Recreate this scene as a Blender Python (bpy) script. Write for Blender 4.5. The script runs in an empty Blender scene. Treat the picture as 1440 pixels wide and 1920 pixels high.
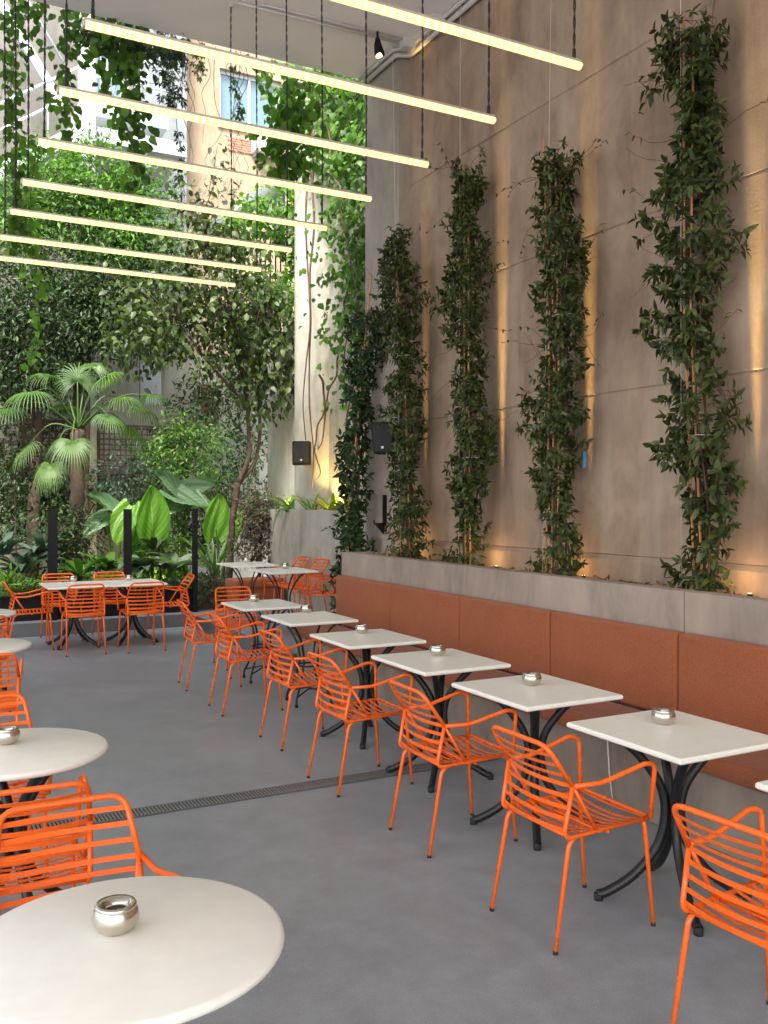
import bpy, math, random
import numpy as np
from mathutils import Vector, Matrix
R = math.radians
random.seed(7); rng = np.random.default_rng(7)
scn = bpy.context.scene
COL = scn.collection

# ------------------------------------------------------------------ camera, sky, sun, exposure
CAMZ = 1.75; TH = R(28.1); F = 1720.0; HY = 938.0
CS, SN = math.cos(TH), math.sin(TH)
cam = bpy.data.cameras.new('camera'); co = bpy.data.objects.new('camera', cam); COL.objects.link(co)
cam.sensor_fit = 'VERTICAL'; cam.sensor_height = 24; cam.lens = F/1920*24
cam.shift_y = -22/1920; cam.clip_start = 0.05; cam.clip_end = 500
co.location = (0, 0, CAMZ); co.rotation_euler = (R(90), 0, -TH)
scn.camera = co
world = bpy.data.worlds.new('World'); scn.world = world; world.use_nodes = True
wn = world.node_tree; wn.nodes.clear()
SUN_EL, SUN_AZ = R(52), R(215)          # azimuth measured clockwise from +Y
sky = wn.nodes.new('ShaderNodeTexSky'); sky.sky_type = 'NISHITA'; sky.sun_disc = False
sky.sun_elevation = SUN_EL; sky.sun_rotation = SUN_AZ; sky.air_density = 1.0; sky.dust_density = 4.0
hs = wn.nodes.new('ShaderNodeHueSaturation'); hs.inputs['Saturation'].default_value = 0.5
bgn = wn.nodes.new('ShaderNodeBackground'); bgn.inputs['Strength'].default_value = 0.15
wo = wn.nodes.new('ShaderNodeOutputWorld')
wn.links.new(sky.outputs[0], hs.inputs['Color']); wn.links.new(hs.outputs[0], bgn.inputs[0]); wn.links.new(bgn.outputs[0], wo.inputs[0])
sl = bpy.data.lights.new('sun', 'SUN'); sl.energy = 2.3; sl.angle = R(18); sl.color = (1, .95, .88)
so = bpy.data.objects.new('sun', sl); COL.objects.link(so)
sd = Vector((math.sin(SUN_AZ)*math.cos(SUN_EL), math.cos(SUN_AZ)*math.cos(SUN_EL), math.sin(SUN_EL)))
so.rotation_euler = sd.to_track_quat('Z', 'Y').to_euler(); so.location = (0, 0, 30)
scn.view_settings.view_transform = 'Standard'; scn.view_settings.look = 'None'
scn.view_settings.exposure = 2.15; scn.view_settings.gamma = 1; scn.view_settings.use_curve_mapping = False
scn.render.engine = 'CYCLES'
scn.cycles.max_bounces = 8; scn.cycles.diffuse_bounces = 5; scn.cycles.transparent_max_bounces = 8

# ------------------------------------------------------------------ measuring helpers (photo 1440x1920 -> world)
def W(px, py, Y):
    t = (px-720)/F; d = Y/(CS - t*SN)
    return Vector((d*(SN+t*CS), Y, CAMZ+(HY-py)*d/F))
def WX(px, py, X):
    t = (px-720)/F; d = X/(SN+t*CS)
    return Vector((X, d*(CS-t*SN), CAMZ+(HY-py)*d/F))
def WZ(px, py, Z):
    d = F*(CAMZ-Z)/(py-HY); t = (px-720)/F
    return Vector((d*(SN+t*CS), d*(CS-t*SN), Z))

# ------------------------------------------------------------------ materials
def newmat(name):
    m = bpy.data.materials.new(name); m.use_nodes = True; nt = m.node_tree; nt.nodes.clear()
    out = nt.nodes.new('ShaderNodeOutputMaterial'); b = nt.nodes.new('ShaderNodeBsdfPrincipled')
    nt.links.new(b.outputs[0], out.inputs[0]); return m, nt, b, out
def noise(nt, scale, detail=4, rough=.55, vec=None, dist=0):
    n = nt.nodes.new('ShaderNodeTexNoise'); n.inputs['Scale'].default_value = scale
    n.inputs['Detail'].default_value = detail; n.inputs['Roughness'].default_value = rough; n.inputs['Distortion'].default_value = dist
    if vec: nt.links.new(vec, n.inputs['Vector'])
    return n
def ramp(nt, fac, stops):
    r = nt.nodes.new('ShaderNodeValToRGB'); e = r.color_ramp.elements
    while len(e) < len(stops): e.new(.5)
    for i, (p, c) in enumerate(stops): e[i].position = p; e[i].color = (*c, 1) if len(c) == 3 else c
    nt.links.new(fac, r.inputs[0]); return r
def mixc(nt, fac, a, b, mode='MIX'):
    m = nt.nodes.new('ShaderNodeMix'); m.data_type = 'RGBA'; m.blend_type = mode
    for s, v in ((m.inputs[0], fac), (m.inputs[6], a), (m.inputs[7], b)):
        if hasattr(v, 'links'): nt.links.new(v, s)
        elif isinstance(v, (int, float)): s.default_value = v
        else: s.default_value = (*v, 1)
    return m.outputs[2]
def wpos(nt, scale=(1, 1, 1)):
    g = nt.nodes.new('ShaderNodeNewGeometry'); mp = nt.nodes.new('ShaderNodeMapping'); mp.inputs['Scale'].default_value = scale
    nt.links.new(g.outputs['Position'], mp.inputs[0]); return mp.outputs[0]
def opos(nt, scale=(1, 1, 1)):
    g = nt.nodes.new('ShaderNodeTexCoord'); mp = nt.nodes.new('ShaderNodeMapping'); mp.inputs['Scale'].default_value = scale
    nt.links.new(g.outputs['Object'], mp.inputs[0]); return mp.outputs[0]
def bump(nt, b, h, strength=.3, dist=.01):
    n = nt.nodes.new('ShaderNodeBump'); n.inputs['Strength'].default_value = strength; n.inputs['Distance'].default_value = dist
    nt.links.new(h, n.inputs['Height']); nt.links.new(n.outputs[0], b.inputs['Normal'])
def plain(name, c, rough=.5, metal=0, var=.12, scale=8, bmp=0, coat=0, spec=None, local=True):
    m, nt, b, o = newmat(name); n = noise(nt, scale, 5, vec=(opos(nt) if local else wpos(nt)))
    lo = tuple(max(0, x*(1-var)) for x in c); hi = tuple(min(1, x*(1+var)) for x in c)
    r = ramp(nt, n.outputs[0], [(.3, lo), (.7, hi)]); nt.links.new(r.outputs[0], b.inputs['Base Color'])
    b.inputs['Roughness'].default_value = rough; b.inputs['Metallic'].default_value = metal
    if coat: b.inputs['Coat Weight'].default_value = coat; b.inputs['Coat Roughness'].default_value = .15
    if spec is not None: b.inputs['Specular IOR Level'].default_value = spec
    if bmp: bump(nt, b, noise(nt, scale*12, 4, vec=opos(nt)).outputs[0], bmp, .004)
    return m
M = {}
def concrete(name, c1, c2, stain, streak=1.0, bmp=.35, rough=.85):
    m, nt, b, o = newmat(name)
    big = noise(nt, .75, 7, .62, wpos(nt), .6); med = noise(nt, 3.2, 8, .7, wpos(nt, (1, 1, .45)), .3)
    stv = noise(nt, 1.0, 6, .6, wpos(nt, (3.2, 3.2, .18)), .2)
    a = ramp(nt, big.outputs[0], [(.32, c1), (.68, c2)]).outputs[0]
    md = ramp(nt, med.outputs[0], [(.3, (.6, .59, .58)), (.5, (.95, .95, .95)), (.72, (1.22, 1.2, 1.17))]).outputs[0]
    a = mixc(nt, .85, a, md, 'MULTIPLY')
    sr = ramp(nt, stv.outputs[0], [(.5, (0, 0, 0)), (.72, (streak*.6,)*3)]).outputs[0]
    a = mixc(nt, sr, a, stain)
    nt.links.new(a, b.inputs['Base Color']); b.inputs['Roughness'].default_value = rough
    fn = noise(nt, 45, 6, .65, wpos(nt)); bump(nt, b, fn.outputs[0], bmp, .006)
    return m
M['wall'] = concrete('wall_plaster', (.25, .168, .115), (.47, .345, .25), (.50, .40, .31), 1.0)
M['pil'] = concrete('pilaster_plaster', (.34, .282, .232), (.415, .355, .30), (.28, .23, .18), .35)
M['planter'] = concrete('planter_cement', (.30, .235, .19), (.36, .29, .24), (.24, .19, .155), .3, .2)
M['whitewall'] = concrete('weathered_white_render', (.40, .38, .31), (.52, .50, .42), (.26, .23, .17), .9, .3)
M['tallplanter'] = concrete('grey_render', (.38, .36, .31), (.48, .46, .40), (.27, .255, .21), .6, .25)
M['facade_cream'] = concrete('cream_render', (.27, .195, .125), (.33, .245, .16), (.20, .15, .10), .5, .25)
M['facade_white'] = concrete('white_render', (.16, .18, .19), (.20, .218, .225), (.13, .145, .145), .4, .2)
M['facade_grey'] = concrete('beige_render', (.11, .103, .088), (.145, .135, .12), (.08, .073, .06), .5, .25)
M['base'] = concrete('bench_base_cement', (.22, .17, .13), (.30, .24, .19), (.36, .30, .25), .45, .3)
M['ceiling'] = plain('ceiling_paint', (.86, .79, .76), .9, 0, .04, 1.2, .1)
M['ceilpaint'] = plain('conduit_paint', (.60, .56, .52), .6, 0, .05, 4)
# floor
m, nt, b, o = newmat('microcement_floor')
big = noise(nt, .8, 8, .65, wpos(nt), .8); med = noise(nt, 6, 8, .7, wpos(nt)); fine = noise(nt, 200, 3, .6, wpos(nt))
c = ramp(nt, big.outputs[0], [(.3, (.245, .266, .282)), (.7, (.30, .322, .338))]).outputs[0]
c = mixc(nt, .8, c, ramp(nt, med.outputs[0], [(.3, (.78, .78, .78)), (.7, (1.16, 1.16, 1.16))]).outputs[0], 'MULTIPLY')
c = mixc(nt, .7, c, ramp(nt, fine.outputs[0], [(.35, (.74, .74, .74)), (.65, (1.26, 1.26, 1.26))]).outputs[0], 'MULTIPLY')
sp = nt.nodes.new('ShaderNodeTexVoronoi'); sp.inputs['Scale'].default_value = 4.5; nt.links.new(wpos(nt), sp.inputs['Vector'])
spf = ramp(nt, sp.outputs['Distance'], [(.0, (.9, .9, .9)), (.025, (.7, .7, .7)), (.036, (0, 0, 0))]).outputs[0]
spm = mixc(nt, 1.0, spf, ramp(nt, noise(nt, .9, 3, .5, wpos(nt)).outputs[0], [(.5, (0, 0, 0)), (.6, (1, 1, 1))]).outputs[0], 'MULTIPLY')
c = mixc(nt, spm, c, (.45, .43, .42)); nt.links.new(c, b.inputs['Base Color'])
rr = ramp(nt, med.outputs[0], [(.3, (.36,)*3), (.7, (.52,)*3)]); nt.links.new(rr.outputs[0], b.inputs['Roughness'])
bump(nt, b, fine.outputs[0], .25, .003); M['floor'] = m
M['step'] = plain('step_cement', (.115, .12, .128), .7, 0, .15, 6, .2)
M['soil'] = plain('garden_soil', (.07, .045, .03), .95, 0, .5, 18, 1.0)
M['bark_mulch'] = plain('bark_mulch', (.16, .085, .05), .9, 0, .5, 30, .8)
# terracotta fabric
m, nt, b, o = newmat('terracotta_fabric')
n1 = noise(nt, 190, 3, .7, wpos(nt)); n2 = noise(nt, 2.0, 5, .6, wpos(nt)); wv = noise(nt, 60, 2, .5, wpos(nt, (1, 1, 3)))
c = ramp(nt, n1.outputs[0], [(.33, (.215, .056, .019)), (.67, (.375, .112, .041))]).outputs[0]
c = mixc(nt, .6, c, ramp(nt, n2.outputs[0], [(.3, (.86, .86, .86)), (.7, (1.1, 1.1, 1.1))]).outputs[0], 'MULTIPLY')
c = mixc(nt, .5, c, ramp(nt, wv.outputs[0], [(.3, (.85, .85, .85)), (.7, (1.12, 1.12, 1.12))]).outputs[0], 'MULTIPLY')
nt.links.new(c, b.inputs['Base Color']); b.inputs['Roughness'].default_value = .95; b.inputs['Sheen Weight'].default_value = .08
cr = noise(nt, 5, 5, .6, wpos(nt), 1.2); ad = nt.nodes.new('ShaderNodeMath'); ad.operation = 'MULTIPLY_ADD'; ad.inputs[1].default_value = 6; nt.links.new(cr.outputs[0], ad.inputs[0]); nt.links.new(n1.outputs[0], ad.inputs[2])
bump(nt, b, ad.outputs[0], .6, .003); M['fabric'] = m
def worn(name, c, chip, rough, thr, scale=22):
    m, nt, b, o = newmat(name); v = opos(nt); n = noise(nt, scale, 6, .7, v); n2 = noise(nt, 7, 4, .6, v)
    k = ramp(nt, n.outputs[0], [(thr, (0, 0, 0)), (thr+.03, (1, 1, 1))]).outputs[0]
    base = mixc(nt, .6, c, ramp(nt, n2.outputs[0], [(.3, (.93, .93, .93)), (.7, (1.04, 1.04, 1.04))]).outputs[0], 'MULTIPLY')
    nt.links.new(mixc(nt, k, base, chip), b.inputs['Base Color'])
    nt.links.new(ramp(nt, n2.outputs[0], [(.3, (rough*.75,)*3), (.7, (rough*1.5,)*3)]).outputs[0], b.inputs['Roughness'])
    bump(nt, b, noise(nt, 90, 3, .5, v).outputs[0], .08, .002); return m
M['orange'] = worn('orange_paint', (.90, .140, .011), (.45, .07, .02), .26, .76)
M['top'] = plain('cream_table_laminate', (.87, .85, .755), .34, 0, .03, 14, .03)
M['black'] = plain('black_cast_metal', (.008, .009, .010), .42, 0, .3, 14, .1)
M['blacksteel'] = plain('black_steel', (.005, .005, .006), .6, spec=.25)
M['rubber'] = plain('black_rubber', (.02, .02, .02), .8)
M['steel'] = plain('brushed_steel', (.62, .57, .50), .24, 1, .12, 30)
M['dark_inside'] = plain('ashtray_inside', (.10, .09, .08), .6, .3)
M['cable'] = plain('black_cable', (.012, .012, .012), .6)
M['wire'] = plain('pale_wire', (.6, .56, .5), .5)
M['alu'] = plain('aluminium_channel', (.55, .5, .45), .45, .6)
M['bamboo'] = plain('bamboo_stake', (.60, .30, .13), .6, 0, .2, 12)
M['stem'] = plain('vine_stem', (.13, .065, .045), .8, 0, .3, 20, .3)
M['bark'] = plain('tree_bark', (.055, .034, .024), .9, 0, .45, 14, .8)
M['palmbark'] = plain('palm_fibre', (.07, .046, .032), .95, 0, .5, 40, 1.0)
M['lattice'] = plain('dark_wood_lattice', (.085, .05, .04), .8, 0, .3, 12)
M['whitepaint'] = plain('white_steel_paint', (.46, .50, .51), .5, 0, .05, 3)
M['wood'] = plain('brown_shutter', (.20, .12, .07), .7, 0, .25, 10)
M['brick'] = plain('red_brick', (.40, .16, .10), .9, 0, .25, 10, .4)
M['mortar'] = plain('mortar', (.40, .30, .24), .9, 0, .2, 20, .3)
M['ac'] = plain('ac_plastic', (.66, .60, .52), .5)
M['greymetal'] = plain('grey_pipe', (.10, .105, .11), .45)
M['curtain'] = plain('beige_curtain', (.38, .33, .28), .9, 0, .3, 5)
M['tape'] = plain('blue_tape', (.03, .16, .33), .6)
M['twine'] = plain('white_twine', (.7, .68, .62), .8)
M['white'] = plain('white_badge', (.7, .7, .7), .5)
m, nt, b, o = newmat('window_glass'); b.inputs['Base Color'].default_value = (.10, .17, .19, 1); b.inputs['Roughness'].default_value = .12
b.inputs['Specular IOR Level'].default_value = .8; M['glass'] = m
m, nt, b, o = newmat('clear_glass'); b.inputs['Base Color'].default_value = (.85, .86, .84, 1); b.inputs['Roughness'].default_value = .06
b.inputs['Transmission Weight'].default_value = .85; M['clearglass'] = m
# led diffuser
m, nt, b, o = newmat('led_diffuser')
tc = nt.nodes.new('ShaderNodeTexCoord'); sx = nt.nodes.new('ShaderNodeSeparateXYZ'); nt.links.new(tc.outputs['Object'], sx.inputs[0])
mu = nt.nodes.new('ShaderNodeMath'); mu.operation = 'MULTIPLY'; mu.inputs[1].default_value = 2*math.pi/.044; nt.links.new(sx.outputs[0], mu.inputs[0])
si = nt.nodes.new('ShaderNodeMath'); si.operation = 'SINE'; nt.links.new(mu.outputs[0], si.inputs[0])
ma = nt.nodes.new('ShaderNodeMath'); ma.operation = 'MULTIPLY_ADD'; ma.inputs[1].default_value = .5; ma.inputs[2].default_value = .5; nt.links.new(si.outputs[0], ma.inputs[0])
lc = ramp(nt, ma.outputs[0], [(0, (1.0, .62, .22)), (.55, (1.0, .69, .27)), (1, (1.0, .78, .38))])
b.inputs['Base Color'].default_value = (.25, .2, .12, 1); nt.links.new(lc.outputs[0], b.inputs['Emission Color'])
st = nt.nodes.new('ShaderNodeMapRange'); st.inputs[3].default_value = .84; st.inputs[4].default_value = 1.0; nt.links.new(ma.outputs[0], st.inputs[0])
ms = nt.nodes.new('ShaderNodeMath'); ms.operation = 'MULTIPLY'; ms.inputs[1].default_value = 1.0; nt.links.new(st.outputs[0], ms.inputs[0])
nt.links.new(ms.outputs[0], b.inputs['Emission Strength']); M['led'] = m; LEDMUL = ms
m, nt, b, o = newmat('warm_lamp_lens'); b.inputs['Emission Color'].default_value = (1, .62, .22, 1); b.inputs['Emission Strength'].default_value = 1.2; M['lens'] = m

def leafmat(name, dark, mid, light, rough=.42, trans=.28, part=False, tcol=None):
    m, nt, b, out = newmat(name)
    if part:
        oi = nt.nodes.new('ShaderNodeObjectInfo'); fac = oi.outputs['Random']
    else:
        at = nt.nodes.new('ShaderNodeAttribute'); at.attribute_name = 'tint'; fac = at.outputs['Fac']
    r = ramp(nt, fac, [(0, dark), (.5, mid), (1, light)])
    nt.links.new(r.outputs[0], b.inputs['Base Color']); b.inputs['Roughness'].default_value = rough; b.inputs['Specular IOR Level'].default_value = .35
    tr = nt.nodes.new('ShaderNodeBsdfTranslucent')
    tm = mixc(nt, 1.0, r.outputs[0], tcol or (1.5, 1.9, .7), 'MULTIPLY'); nt.links.new(tm, tr.inputs[0])
    mx = nt.nodes.new('ShaderNodeMixShader'); mx.inputs[0].default_value = trans
    nt.links.new(b.outputs[0], mx.inputs[1]); nt.links.new(tr.outputs[0], mx.inputs[2]); nt.links.new(mx.outputs[0], out.inputs[0])
    return m
LM = {}
def lm(key, *a, **k): LM[key] = (leafmat(key+'_leaf', *a, **k), leafmat(key+'_leaf_single', *a, part=True, **k))
lm('jasmine', (.022, .032, .010), (.046, .066, .018), (.115, .14, .038), rough=.42, trans=.18)
lm('creeper', (.035, .085, .012), (.075, .16, .02), (.14, .27, .035), rough=.45, trans=.4)
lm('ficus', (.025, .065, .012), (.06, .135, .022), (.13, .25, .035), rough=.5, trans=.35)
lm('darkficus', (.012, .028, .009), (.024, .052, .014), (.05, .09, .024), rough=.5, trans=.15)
lm('lime', (.06, .14, .02), (.11, .23, .03), (.18, .33, .05), rough=.45, trans=.45)
lm('tree', (.020, .034, .011), (.045, .072, .018), (.09, .135, .035), rough=.45, trans=.3)
lm('olive', (.035, .045, .022), (.075, .085, .045), (.13, .14, .08), rough=.5, trans=.2)
lm('brownshrub', (.05, .04, .028), (.09, .075, .05), (.14, .13, .08), rough=.5, trans=.2)
lm('palm', (.045, .09, .025), (.08, .145, .04), (.13, .21, .07), rough=.4, trans=.35)
lm('pale', (.10, .15, .09), (.17, .23, .15), (.27, .33, .23), rough=.4, trans=.25)
lm('bluegreen', (.03, .06, .045), (.06, .10, .075), (.11, .16, .12), rough=.32, trans=.15)
lm('yellow', (.16, .2, .03), (.3, .34, .05), (.42, .42, .1), rough=.5, trans=.3)
lm('dead', (.10, .05, .02), (.2, .11, .04), (.32, .2, .08), rough=.8, trans=.15)
def earmat(name, base, vein, trans):
    m, nt, b, out = newmat(name)
    uv = nt.nodes.new('ShaderNodeUVMap'); sp = nt.nodes.new('ShaderNodeSeparateXYZ'); nt.links.new(uv.outputs[0], sp.inputs[0])
    ab = nt.nodes.new('ShaderNodeMath'); ab.operation = 'ABSOLUTE'; nt.links.new(sp.outputs[0], ab.inputs[0])
    k = nt.nodes.new('ShaderNodeMath'); k.operation = 'MULTIPLY_ADD'; k.inputs[1].default_value = -.55; nt.links.new(ab.outputs[0], k.inputs[0]); nt.links.new(sp.outputs[1], k.inputs[2])
    w = nt.nodes.new('ShaderNodeMath'); w.operation = 'MULTIPLY'; w.inputs[1].default_value = 8; nt.links.new(k.outputs[0], w.inputs[0])
    fr = nt.nodes.new('ShaderNodeMath'); fr.operation = 'FRACT'; nt.links.new(w.outputs[0], fr.inputs[0])
    vr = ramp(nt, fr.outputs[0], [(0, (1, 1, 1)), (.14, (0, 0, 0)), (.9, (0, 0, 0)), (1, (1, 1, 1))]).outputs[0]
    mr = ramp(nt, ab.outputs[0], [(0, (1, 1, 1)), (.05, (0, 0, 0))]).outputs[0]
    v = mixc(nt, 1.0, vr, mr, 'LIGHTEN'); n = noise(nt, 5, 4, .6, opos(nt))
    bs = mixc(nt, .6, base, ramp(nt, n.outputs[0], [(.3, (.75, .75, .75)), (.7, (1.25, 1.25, 1.25))]).outputs[0], 'MULTIPLY')
    c = mixc(nt, v, bs, vein); nt.links.new(c, b.inputs['Base Color']); b.inputs['Roughness'].default_value = .38
    tr = nt.nodes.new('ShaderNodeBsdfTranslucent'); tm = mixc(nt, 1.0, c, (1.4, 1.8, .6), 'MULTIPLY'); nt.links.new(tm, tr.inputs[0])
    mx = nt.nodes.new('ShaderNodeMixShader'); mx.inputs[0].default_value = trans
    nt.links.new(b.outputs[0], mx.inputs[1]); nt.links.new(tr.outputs[0], mx.inputs[2]); nt.links.new(mx.outputs[0], out.inputs[0])
    return m
M['ear_lime'] = earmat('elephant_ear_lime', (.13, .30, .03), (.30, .46, .10), .5)
M['ear_blue'] = earmat('elephant_ear_bluish', (.09, .17, .08), (.2, .3, .17), .3)

# ------------------------------------------------------------------ mesh helpers
def link(o, parent=None):
    COL.objects.link(o)
    if parent is not None: o.parent = parent
    return o
class MB:
    def __init__(s): s.v = []; s.f = []; s.sm = []
    def add(s, vs, fs, smooth=False):
        n = len(s.v); s.v += [tuple(p) for p in vs]; s.f += [tuple(i+n for i in f) for f in fs]; s.sm += [smooth]*len(fs); return s
    def box(s, a, b, rz=0, pivot=None, bev=0):
        x0, y0, z0 = a; x1, y1, z1 = b
        if bev:
            vs = []; t = bev
            for z, i in ((z0, t), (z0+t, 0), (z1-t, 0), (z1, t)):
                c = 0 if i == 0 else t
                ring = [(x0+c, y0+c+(t if c == 0 else 0)), (x0+c+(t if c == 0 else 0), y0+c)] if False else None
                X0, X1, Y0, Y1 = x0+i, x1-i, y0+i, y1-i; q = t*.6
                vs += [(X0+q, Y0, z), (X1-q, Y0, z), (X1, Y0+q, z), (X1, Y1-q, z), (X1-q, Y1, z), (X0+q, Y1, z), (X0, Y1-q, z), (X0, Y0+q, z)]
            fs = [tuple(range(7, -1, -1)), tuple(range(24, 32))]
            for r_ in range(3):
                for k in range(8): fs.append((r_*8+k, r_*8+(k+1) % 8, r_*8+8+(k+1) % 8, r_*8+8+k))
        else:
            vs = [(x0, y0, z0), (x1, y0, z0), (x1, y1, z0), (x0, y1, z0), (x0, y0, z1), (x1, y0, z1), (x1, y1, z1), (x0, y1, z1)]
            fs = [(3, 2, 1, 0), (4, 5, 6, 7), (0, 1, 5, 4), (1, 2, 6, 5), (2, 3, 7, 6), (3, 0, 4, 7)]
        if rz:
            p = pivot or ((x0+x1)/2, (y0+y1)/2); c, q = math.cos(rz), math.sin(rz)
            vs = [(p[0]+(x-p[0])*c-(y-p[1])*q, p[1]+(x-p[0])*q+(y-p[1])*c, z) for x, y, z in vs]
        return s.add(vs, fs)
    def tube(s, pts, r, seg=8, caps=True, smooth=True, flat=1.0, up=None):
        pts = [Vector(p) for p in pts]; n = len(pts); rs = r if isinstance(r, (list, tuple)) else [r]*n
        tg = [(pts[min(i+1, n-1)]-pts[max(i-1, 0)]).normalized() for i in range(n)]
        u = Vector(up) if up else (Vector((0, 0, 1)) if abs(tg[0].z) < .9 else Vector((1, 0, 0)))
        vs = []
        for i in range(n):
            a = (u - tg[i]*u.dot(tg[i]))
            if a.length < 1e-5: a = tg[i].orthogonal()
            a.normalize(); b_ = tg[i].cross(a)
            if not up: u = a
            for k in range(seg):
                th = 2*math.pi*(k+.5)/seg; vs.append(pts[i] + a*math.cos(th)*rs[i]*flat + b_*math.sin(th)*rs[i])
        fs = [(i*seg+k, i*seg+(k+1) % seg, (i+1)*seg+(k+1) % seg, (i+1)*seg+k) for i in range(n-1) for k in range(seg)]
        s.add(vs, fs, smooth)
        if caps: s.add([], []); m0 = len(s.v)-len(vs); s.f += [tuple(m0+k for k in range(seg-1, -1, -1)), tuple(m0+(n-1)*seg+k for k in range(seg))]; s.sm += [False, False]
        return s
    def lathe(s, prof, seg=32, c=(0, 0, 0), smooth=True):
        vs = [(c[0]+r*math.cos(2*math.pi*k/seg), c[1]+r*math.sin(2*math.pi*k/seg), c[2]+z) for r, z in prof for k in range(seg)]
        fs = [(i*seg+k, i*seg+(k+1) % seg, (i+1)*seg+(k+1) % seg, (i+1)*seg+k) for i in range(len(prof)-1) for k in range(seg)]
        return s.add(vs, fs, smooth)
    def mesh(s, name, mat):
        me = bpy.data.meshes.new(name); me.from_pydata(s.v, [], s.f); me.polygons.foreach_set('use_smooth', s.sm)
        me.materials.append(mat); me.update(); return me
    def build(s, name, mat, parent=None, loc=None):
        o = bpy.data.objects.new(name, s.mesh(name, mat)); link(o, parent)
        if loc is not None: o.location = loc
        return o
def tag(o, label=None, cat=None, group=None, kind=None):
    if label: o['label'] = label
    if cat: o['category'] = cat
    if group: o['group'] = group
    if kind: o['kind'] = kind
    return o
def thing(name, label, cat, loc=(0, 0, 0), rz=0, group=None):
    o = bpy.data.objects.new(name, None); o.empty_display_size = .1; link(o); o.location = loc; o.rotation_euler = (0, 0, rz)
    return tag(o, label, cat, group)
def copy_tree(o, parent=None):
    c = o.copy(); link(c); c.parent = parent
    for ch in list(o.children): copy_tree(ch, c)
    return c
def rpath(pts, rad, n=5):
    pts = [Vector(p) for p in pts]; out = [pts[0]]
    for i in range(1, len(pts)-1):
        a, b, c = pts[i-1], pts[i], pts[i+1]; r = min(rad, (a-b).length*.48, (c-b).length*.48)
        p, q = b+(a-b).normalized()*r, b+(c-b).normalized()*r
        for k in range(n+1):
            t = k/n; out.append(p*(1-t)**2 + b*2*t*(1-t) + q*t*t)
    out.append(pts[-1]); return out
def spline(pts, n=8):
    P = [Vector(p) for p in pts]; P = [P[0]*2-P[1]] + P + [P[-1]*2-P[-2]]; out = []
    for i in range(1, len(P)-2):
        for k in range(n):
            t = k/n; a, b, c, d = P[i-1], P[i], P[i+1], P[i+2]
            out.append(.5*((2*b)+(c-a)*t+(2*a-5*b+4*c-d)*t*t+(3*b-a-3*c+d)*t**3))
    out.append(P[-2]); return out

# ------------------------------------------------------------------ leaf tools
def leaf_tmpl(w=.36, fold=.12, droop=.12, wide=.4, simple=False):
    if simple:
        V = [(0, 0, 0), (.45, w/2, fold), (1, 0, -droop), (.45, -w/2, fold)]
        return np.array(V, float), [(0, 3, 2), (0, 2, 1)]
    V = [(0, 0, 0), (.35, 0, -.01), (.7, 0, -droop*.4), (1, 0, -droop), (wide*.7, w*.48, fold*.7), (.68, w*.36, fold*.4-droop*.4), (wide*.7, -w*.48, fold*.7), (.68, -w*.36, fold*.4-droop*.4)]
    Fc = [(0, 1, 4), (1, 2, 5, 4), (2, 3, 5), (0, 6, 1), (1, 6, 7, 2), (2, 7, 3)]
    return np.array(V, float), Fc
def palmate():
    V = []; Fc = []
    for a, l in ((0, 1.0), (.75, .85), (-.75, .85), (1.45, .6), (-1.45, .6)):
        c, s = math.cos(a), math.sin(a); n = len(V)
        for x, y, z in ((.05, 0, 0), (.55*l, .19*l, .05), (l, 0, -.16), (.55*l, -.19*l, .05), (.55*l, 0, -.01)):
            V.append((x*c-y*s+.1, x*s+y*c, z))
        Fc += [(n, n+3, n+4), (n, n+4, n+1), (n+4, n+3, n+2), (n+4, n+2, n+1)]
    return np.array(V, float), Fc
TL = {'oval': leaf_tmpl(.42), 'broad': leaf_tmpl(.62, .1, .18, .45), 'narrow': leaf_tmpl(.2, .06, .25), 'simple': leaf_tmpl(.42, .08, .1, simple=True),
      'simplenarrow': leaf_tmpl(.2, .04, .2, simple=True), 'palmate': palmate(), 'lobed': leaf_tmpl(.85, .08, .22, .5)}
TM = {}
def norm(a): return a/np.maximum(np.linalg.norm(a, axis=1, keepdims=True), 1e-9)
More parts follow.
